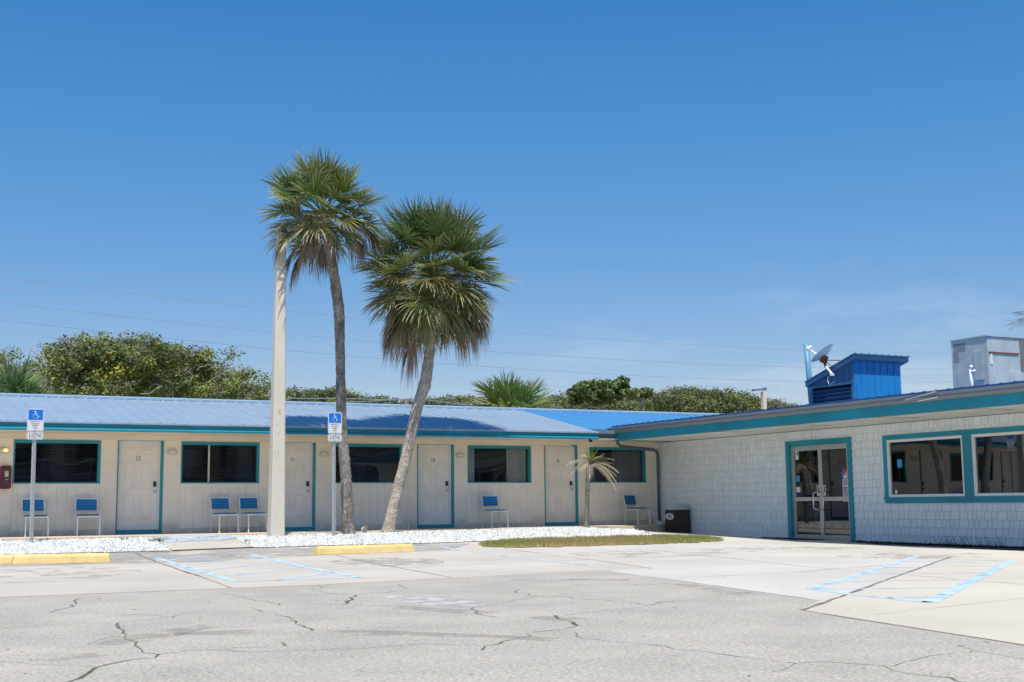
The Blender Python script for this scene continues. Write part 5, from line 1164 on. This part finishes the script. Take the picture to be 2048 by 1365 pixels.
def broad_tree(name, poly, Y, dep, ncl, rcl, nper, size, pal, base, label, seed, twigs=0, cat='tree', kind=None, flat=.75, limbs=7, top=None, shrink=(1, 1), tr=1.0):
    R = random.Random(seed); t = empty(name, (onY(*base, Y).x, Y, -.1), label, cat)
    cs = []; rs = []
    mx_ = sum(p[0] for p in poly)/len(poly); my_ = sum(p[1] for p in poly)/len(poly)
    for i in range(ncl):
        x, y = in_poly_px(poly, R); x = mx_+(x-mx_)*shrink[0]; y = my_+(y-my_)*shrink[1]; yy = Y+R.uniform(-dep, dep); p = onY(x, y, Y); cs.append((p.x+(yy-Y)*.35*R.uniform(-1, 1), yy, p.z)); rs.append(rcl*R.uniform(.6, 1.35))
    V, C = leaves(cs, rs, nper, size, pal, seed, flat); npmesh('crown', V, M['leaf'], t, C)
    mb = MB(); b = onY(*base, Y); branch_to(mb, (b.x, Y, -.1), (b.x+.1, Y, b.z), .30*tr, .22*tr, R, 5, .03); LM = []
    for i in range(limbs):
        c = R.choice(cs); LM.append(branch_to(mb, (b.x+.1, Y, b.z), c, .13*tr, .04*tr, R, 7, .14))
    for c in R.sample(cs, min(len(cs), 150)):
        if LM: q = min((p for l in LM for p in l[2:]), key=lambda p: (p-Vector(c)).length); branch_to(mb, q, c, .035*max(tr, .5), .010, R, 4, .15)
    if twigs and top:
        for i in range(twigs):
            j = R.randrange(len(top)-1); f = R.random(); x = top[j][0]*(1-f)+top[j+1][0]*f; y = top[j][1]*(1-f)+top[j+1][1]*f; yy = Y+R.uniform(-dep*.5, dep*.5); a = onY(x+R.uniform(-5, 5), y+22, yy); e = onY(x+R.gauss(0, 7), y-R.uniform(-6, 8), yy)
            P = branch_to(mb, a, e, .022, .007, R, 4, .1)
            for k in range(3): p = P[R.randrange(1, 4)]; mb.tube([p, p+Vector((R.gauss(0, .2), R.gauss(0, .2), R.uniform(.05, .3)))], [.010, .005], 3, 0, False)
        for i in range(twigs*3):      # bare grey twigs through the crown
            x, y = in_poly_px(poly, R); yy = Y-R.uniform(0, dep); a = onY(x, y, yy); e = a+Vector((R.gauss(0, .5), R.gauss(0, .2), R.uniform(-.1, .6))); P = branch_to(mb, a, e, .018, .006, R, 4, .15)
            for k in range(2): p = P[R.randrange(1, 4)]; mb.tube([p, p+Vector((R.gauss(0, .2), R.gauss(0, .2), R.uniform(0, .25)))], [.009, .005], 3, 0, False)
    mb.build('trunk', M['twig'], t); return t
OT = [(78, 722), (92, 702), (125, 692), (152, 678), (192, 681), (232, 684), (262, 694), (290, 682), (330, 702), (362, 697), (408, 708), (420, 726), (456, 735), (466, 752), (508, 762), (522, 778), (545, 792)]
OAK = OT+[(548, 815), (90, 815), (92, 780), (100, 752), (82, 742)]
PAL = [((.14, .185, .065), .30), ((.21, .26, .07), .34), ((.30, .34, .08), .22), ((.17, .17, .11), .11), ((.50, .43, .06), .03)]
broad_tree('oak_tree', OAK, 52, 3.0, 640, .46, 120, .072, PAL, (250, 800), 'broad wind shaped oak with grey twigs and yellowing leaves behind the left of the roof', 61, 46, top=OT, limbs=10, shrink=(.96, .90))
broad_tree('shrub_tree', [(-30, 712), (5, 715), (10, 740), (30, 735), (60, 730), (85, 745), (90, 815), (-30, 815)], 54, 2, 70, .4, 110, .075, PAL, (30, 800), 'leafy dark shrub behind the palm at the left edge', 62)
SG = [((.075, .115, .035), .5), ((.13, .18, .05), .35), ((.30, .30, .12), .15)]
broad_tree('round_tree', [(1136, 782), (1148, 768), (1172, 766), (1180, 762), (1200, 760), (1214, 765), (1232, 758), (1252, 768), (1256, 782), (1244, 798), (1215, 812), (1180, 818), (1150, 800)], 55, 1.3, 90, .36, 85, .13, SG, (1195, 820), 'round dark leaved tree standing above the scrub behind the roof', 63, shrink=(.82, .82), tr=.35)
broad_tree('small_tree', [(1262, 790), (1270, 783), (1285, 776), (1300, 783), (1302, 796), (1270, 800)], 56, .8, 16, .30, 70, .12, SG, (1285, 812), 'small dark tree right of the round tree, poking above the scrub', 64, shrink=(.5, .5), tr=.25)
SC_ = [((.12, .15, .06), .40), ((.17, .205, .07), .40), ((.23, .25, .08), .12), ((.24, .22, .16), .08)]
def scrub(name, poly, Y, dep, ncl, rcl, nper, size, label, seed, pal=SC_, under=True):
    R = random.Random(seed); cs = []; rs = []
    for i in range(ncl):
        x, y = in_poly_px(poly, R); y += rcl*9; yy = Y+R.uniform(-dep, dep); p = onY(x, y, yy); cs.append((p.x, yy, p.z)); rs.append(rcl*R.uniform(.6, 1.4))
        if under and i % 3 == 0: cs.append((p.x, yy, p.z*R.uniform(.2, .9))); rs.append(rcl*1.5)
    V, C = leaves(cs, rs, nper, size, pal, seed, .7); tag(npmesh(name, V, M['leaf'], None, C), label, 'scrub', kind='stuff')
scrub('coastal_scrub', [(560, 790), (585, 782), (620, 780), (680, 780), (720, 790), (770, 797), (800, 803), (850, 800), (905, 797), (925, 790), (950, 800), (960, 840), (560, 822)], 62, 3, 420, .42, 110, .075, 'low green scrub showing over the roof between pole and young palm', 71)
scrub('coastal_scrub', [(1090, 800), (1110, 788), (1150, 800), (1215, 795), (1265, 800), (1305, 792), (1330, 781), (1360, 776), (1400, 778), (1420, 775), (1455, 783), (1480, 782), (1510, 795), (1545, 802), (1590, 812), (1620, 830), (1450, 842), (1090, 838)], 64, 4, 800, .50, 110, .085, 'rounded olive green scrub behind the bright blue roof', 72)
scrub('coastal_scrub', [(-60, 780), (60, 780), (200, 786), (400, 790), (560, 795), (560, 830), (-60, 815)], 60, 3, 260, .5, 110, .08, 'low green scrub under the oak behind the left of the roof', 73)
# ------------------------------------------------------------------ wires, poles, birds
def wire(pts, Y, label, r=.010):
    P = [onY(x, y, Y) for x, y in pts]; mb = MB(); Q = []
    xs = [p.x for p in P]; cf = np.polyfit(xs, [p.z for p in P], 2)
    for x in np.linspace(min(xs)-12, max(xs)+12, 60): Q.append((x, Y, float(np.polyval(cf, x))))
    mb.tube(Q, r, 5); tag(mb.build('power_line', M['wire'], None), label, 'power line', 'power lines across the sky')
wire([(0, 555), (380, 597), (740, 638), (1000, 664), (1480, 696), (1900, 706)], 60, 'uppermost thin power line crossing the sky behind the palms', .012)
wire([(0, 606), (350, 641), (740, 684), (1000, 705), (1480, 731), (1900, 738)], 60, 'middle thin power line crossing the sky behind the palms', .012)
wire([(0, 641), (310, 673), (620, 703), (900, 730), (1480, 760), (1900, 765)], 60, 'lowest thin power line crossing the sky behind the palms', .012)
mb = MB(); 
for q in (((560, 797), (700, 798), (790, 801)), ((640, 807), (740, 803), (812, 798)), ((818, 797), (860, 801), (940, 812))): mb.tube([onY(x, y, 44) for x, y in q], .012, 5)
up_ = empty('utility_pole', (onY(815, 830, 44).x, 44, -.1), 'stubby wooden pole top with short cross arm just over the roof', 'utility pole')
mb.build('service_wires', M['wire'], up_)
mb = MB(); a = onY(813, 798, 44); mb.tube([(a.x, 44, -.1), (a.x, 44, a.z)], .09, 8); mb.build('shaft', M['wood'], up_); mb = MB(); mb.beam(onY(814, 803, 44), onY(823, 796, 44), .05, .05); mb.build('cross_arm', M['wood'], up_)
lp = empty('light_pole', (39.66, 50, -.1), 'short concrete light pole with a flat lamp head behind the right of the roof', 'light pole')
mb = MB(); a = onY(1527, 784, 50); mb.beam((a.x, 50, -.1), a, .20, .20); mb.build('shaft', M['pole'], lp); mb = MB(); mb.beam(onY(1529, 778, 50)+Vector((0, 0, -.08)), onY(1529, 778, 50)+Vector((0, 0, .05)), .16, .16); mb.beam(onY(1527, 779, 50), onY(1506, 781, 50), .25, .09); mb.build('lamp_head', M['gutter'], lp)
def bird(px, Y, s, m, label):
    c = onY(*px, Y); mb = MB(); mb.ell(c, s*.5, s*.14, s*.13, 8, 5)
    for k in (-1, 1): mb.poly([c+Vector((-s*.12, 0, .0)), c+Vector((s*.15, 0, 0)), c+Vector((s*.05+k*s*.1, k*s*.7, s*.28)), c+Vector((-s*.2, k*s*.8, s*.22))])
    tag(mb.build('bird', m, None, origin=c), label, 'bird')
bird((197, 641), 55, .14, M['chairw'], 'tiny white bird gliding in the sky at the left'); bird((1805, 486), 55, .10, M['black'], 'tiny dark bird high in the sky at the right')
# ------------------------------------------------------------------ the wing across the car park, seen only in the window reflections
ow = empty('opposite_wing', (5, -20, -.28), 'pale two storey motel wing across the car park, seen only in reflections', 'building')
mb = MB(); mb.box(-16, 50, -28, -20, -.35, 4.9); mb.build('wall', M['farwall'], ow)
mb = MB(); mb.box(-16.5, 50.5, -28.5, -18.9, 4.9, 5.15); mb.box(-16.3, 50.3, -19.998, -18.7, 2.2, 2.38); mb.build('roof', M['rooflight'], ow)
for k in range(17):
    for z in (.6, 3.0):
        mb = MB(); x = -15+k*3.8; mb.box(x, x+1.8, -19.998, -19.96, z, z+1.15); mb.build('window', M['dark'], ow)
        mb = MB(); mb.box(x+2.2, x+3.1, -19.998, -19.96, z-.9 if z < 1 else z-.6, z+1.2); mb.build('door', M['door'], ow)
mb = MB()
for k in range(140): mb.box(-16.2+k*.25, -16.17+k*.25, -18.76, -18.73, 2.38, 3.3)
mb.box(-16.3, 19.3, -18.78, -18.72, 3.3, 3.36); mb.build('railing', M['jamb'], ow)

# fallen leaves and grit
def litter(name, poly, n, size, cols, zo, label, seed, flat=.3):
    R = random.Random(seed); xs = [p[0] for p in poly]; ys = [p[1] for p in poly]; V = []; C = []
    while len(V) < n:
        x, y = R.uniform(min(xs), max(xs)), R.uniform(min(ys), max(ys))
        if not inside((x, y), poly): continue
        a = R.uniform(0, 6.28); s = size*R.uniform(.5, 1.5); z = G(x, y)+zo; dx, dy = s*math.cos(a), s*math.sin(a); t = s*flat
        V.append([(x-dx, y-dy, z), (x-dy*.4, y+dx*.4, z+t*R.random()), (x+dx, y+dy, z+t*R.random()), (x+dy*.4, y-dx*.4, z)]); k = R.uniform(.6, 1.3); C.append([q*k for q in R.choice(cols)])
    return tag(npmesh(name, np.array(V), M['leaf'], cols=np.array(C)), label, 'litter', kind='stuff')
litter('fallen_leaves', [(1.5, 25.2), (8, 25.6), (17, 26.5), (17, 27.9), (1.5, 27.9)], 240, .035, [(.25, .17, .10), (.35, .25, .14), (.20, .16, .10)], .04, 'brown dry leaves lying on the white gravel', 91)
litter('grit', [(-1, 5), (8, 5), (15, 14), (17, 21), (2, 21)], 700, .009, [(.10, .09, .08), (.20, .15, .10), (.14, .12, .10)], .003, 'dark grit and leaf bits lying on the car park', 92)
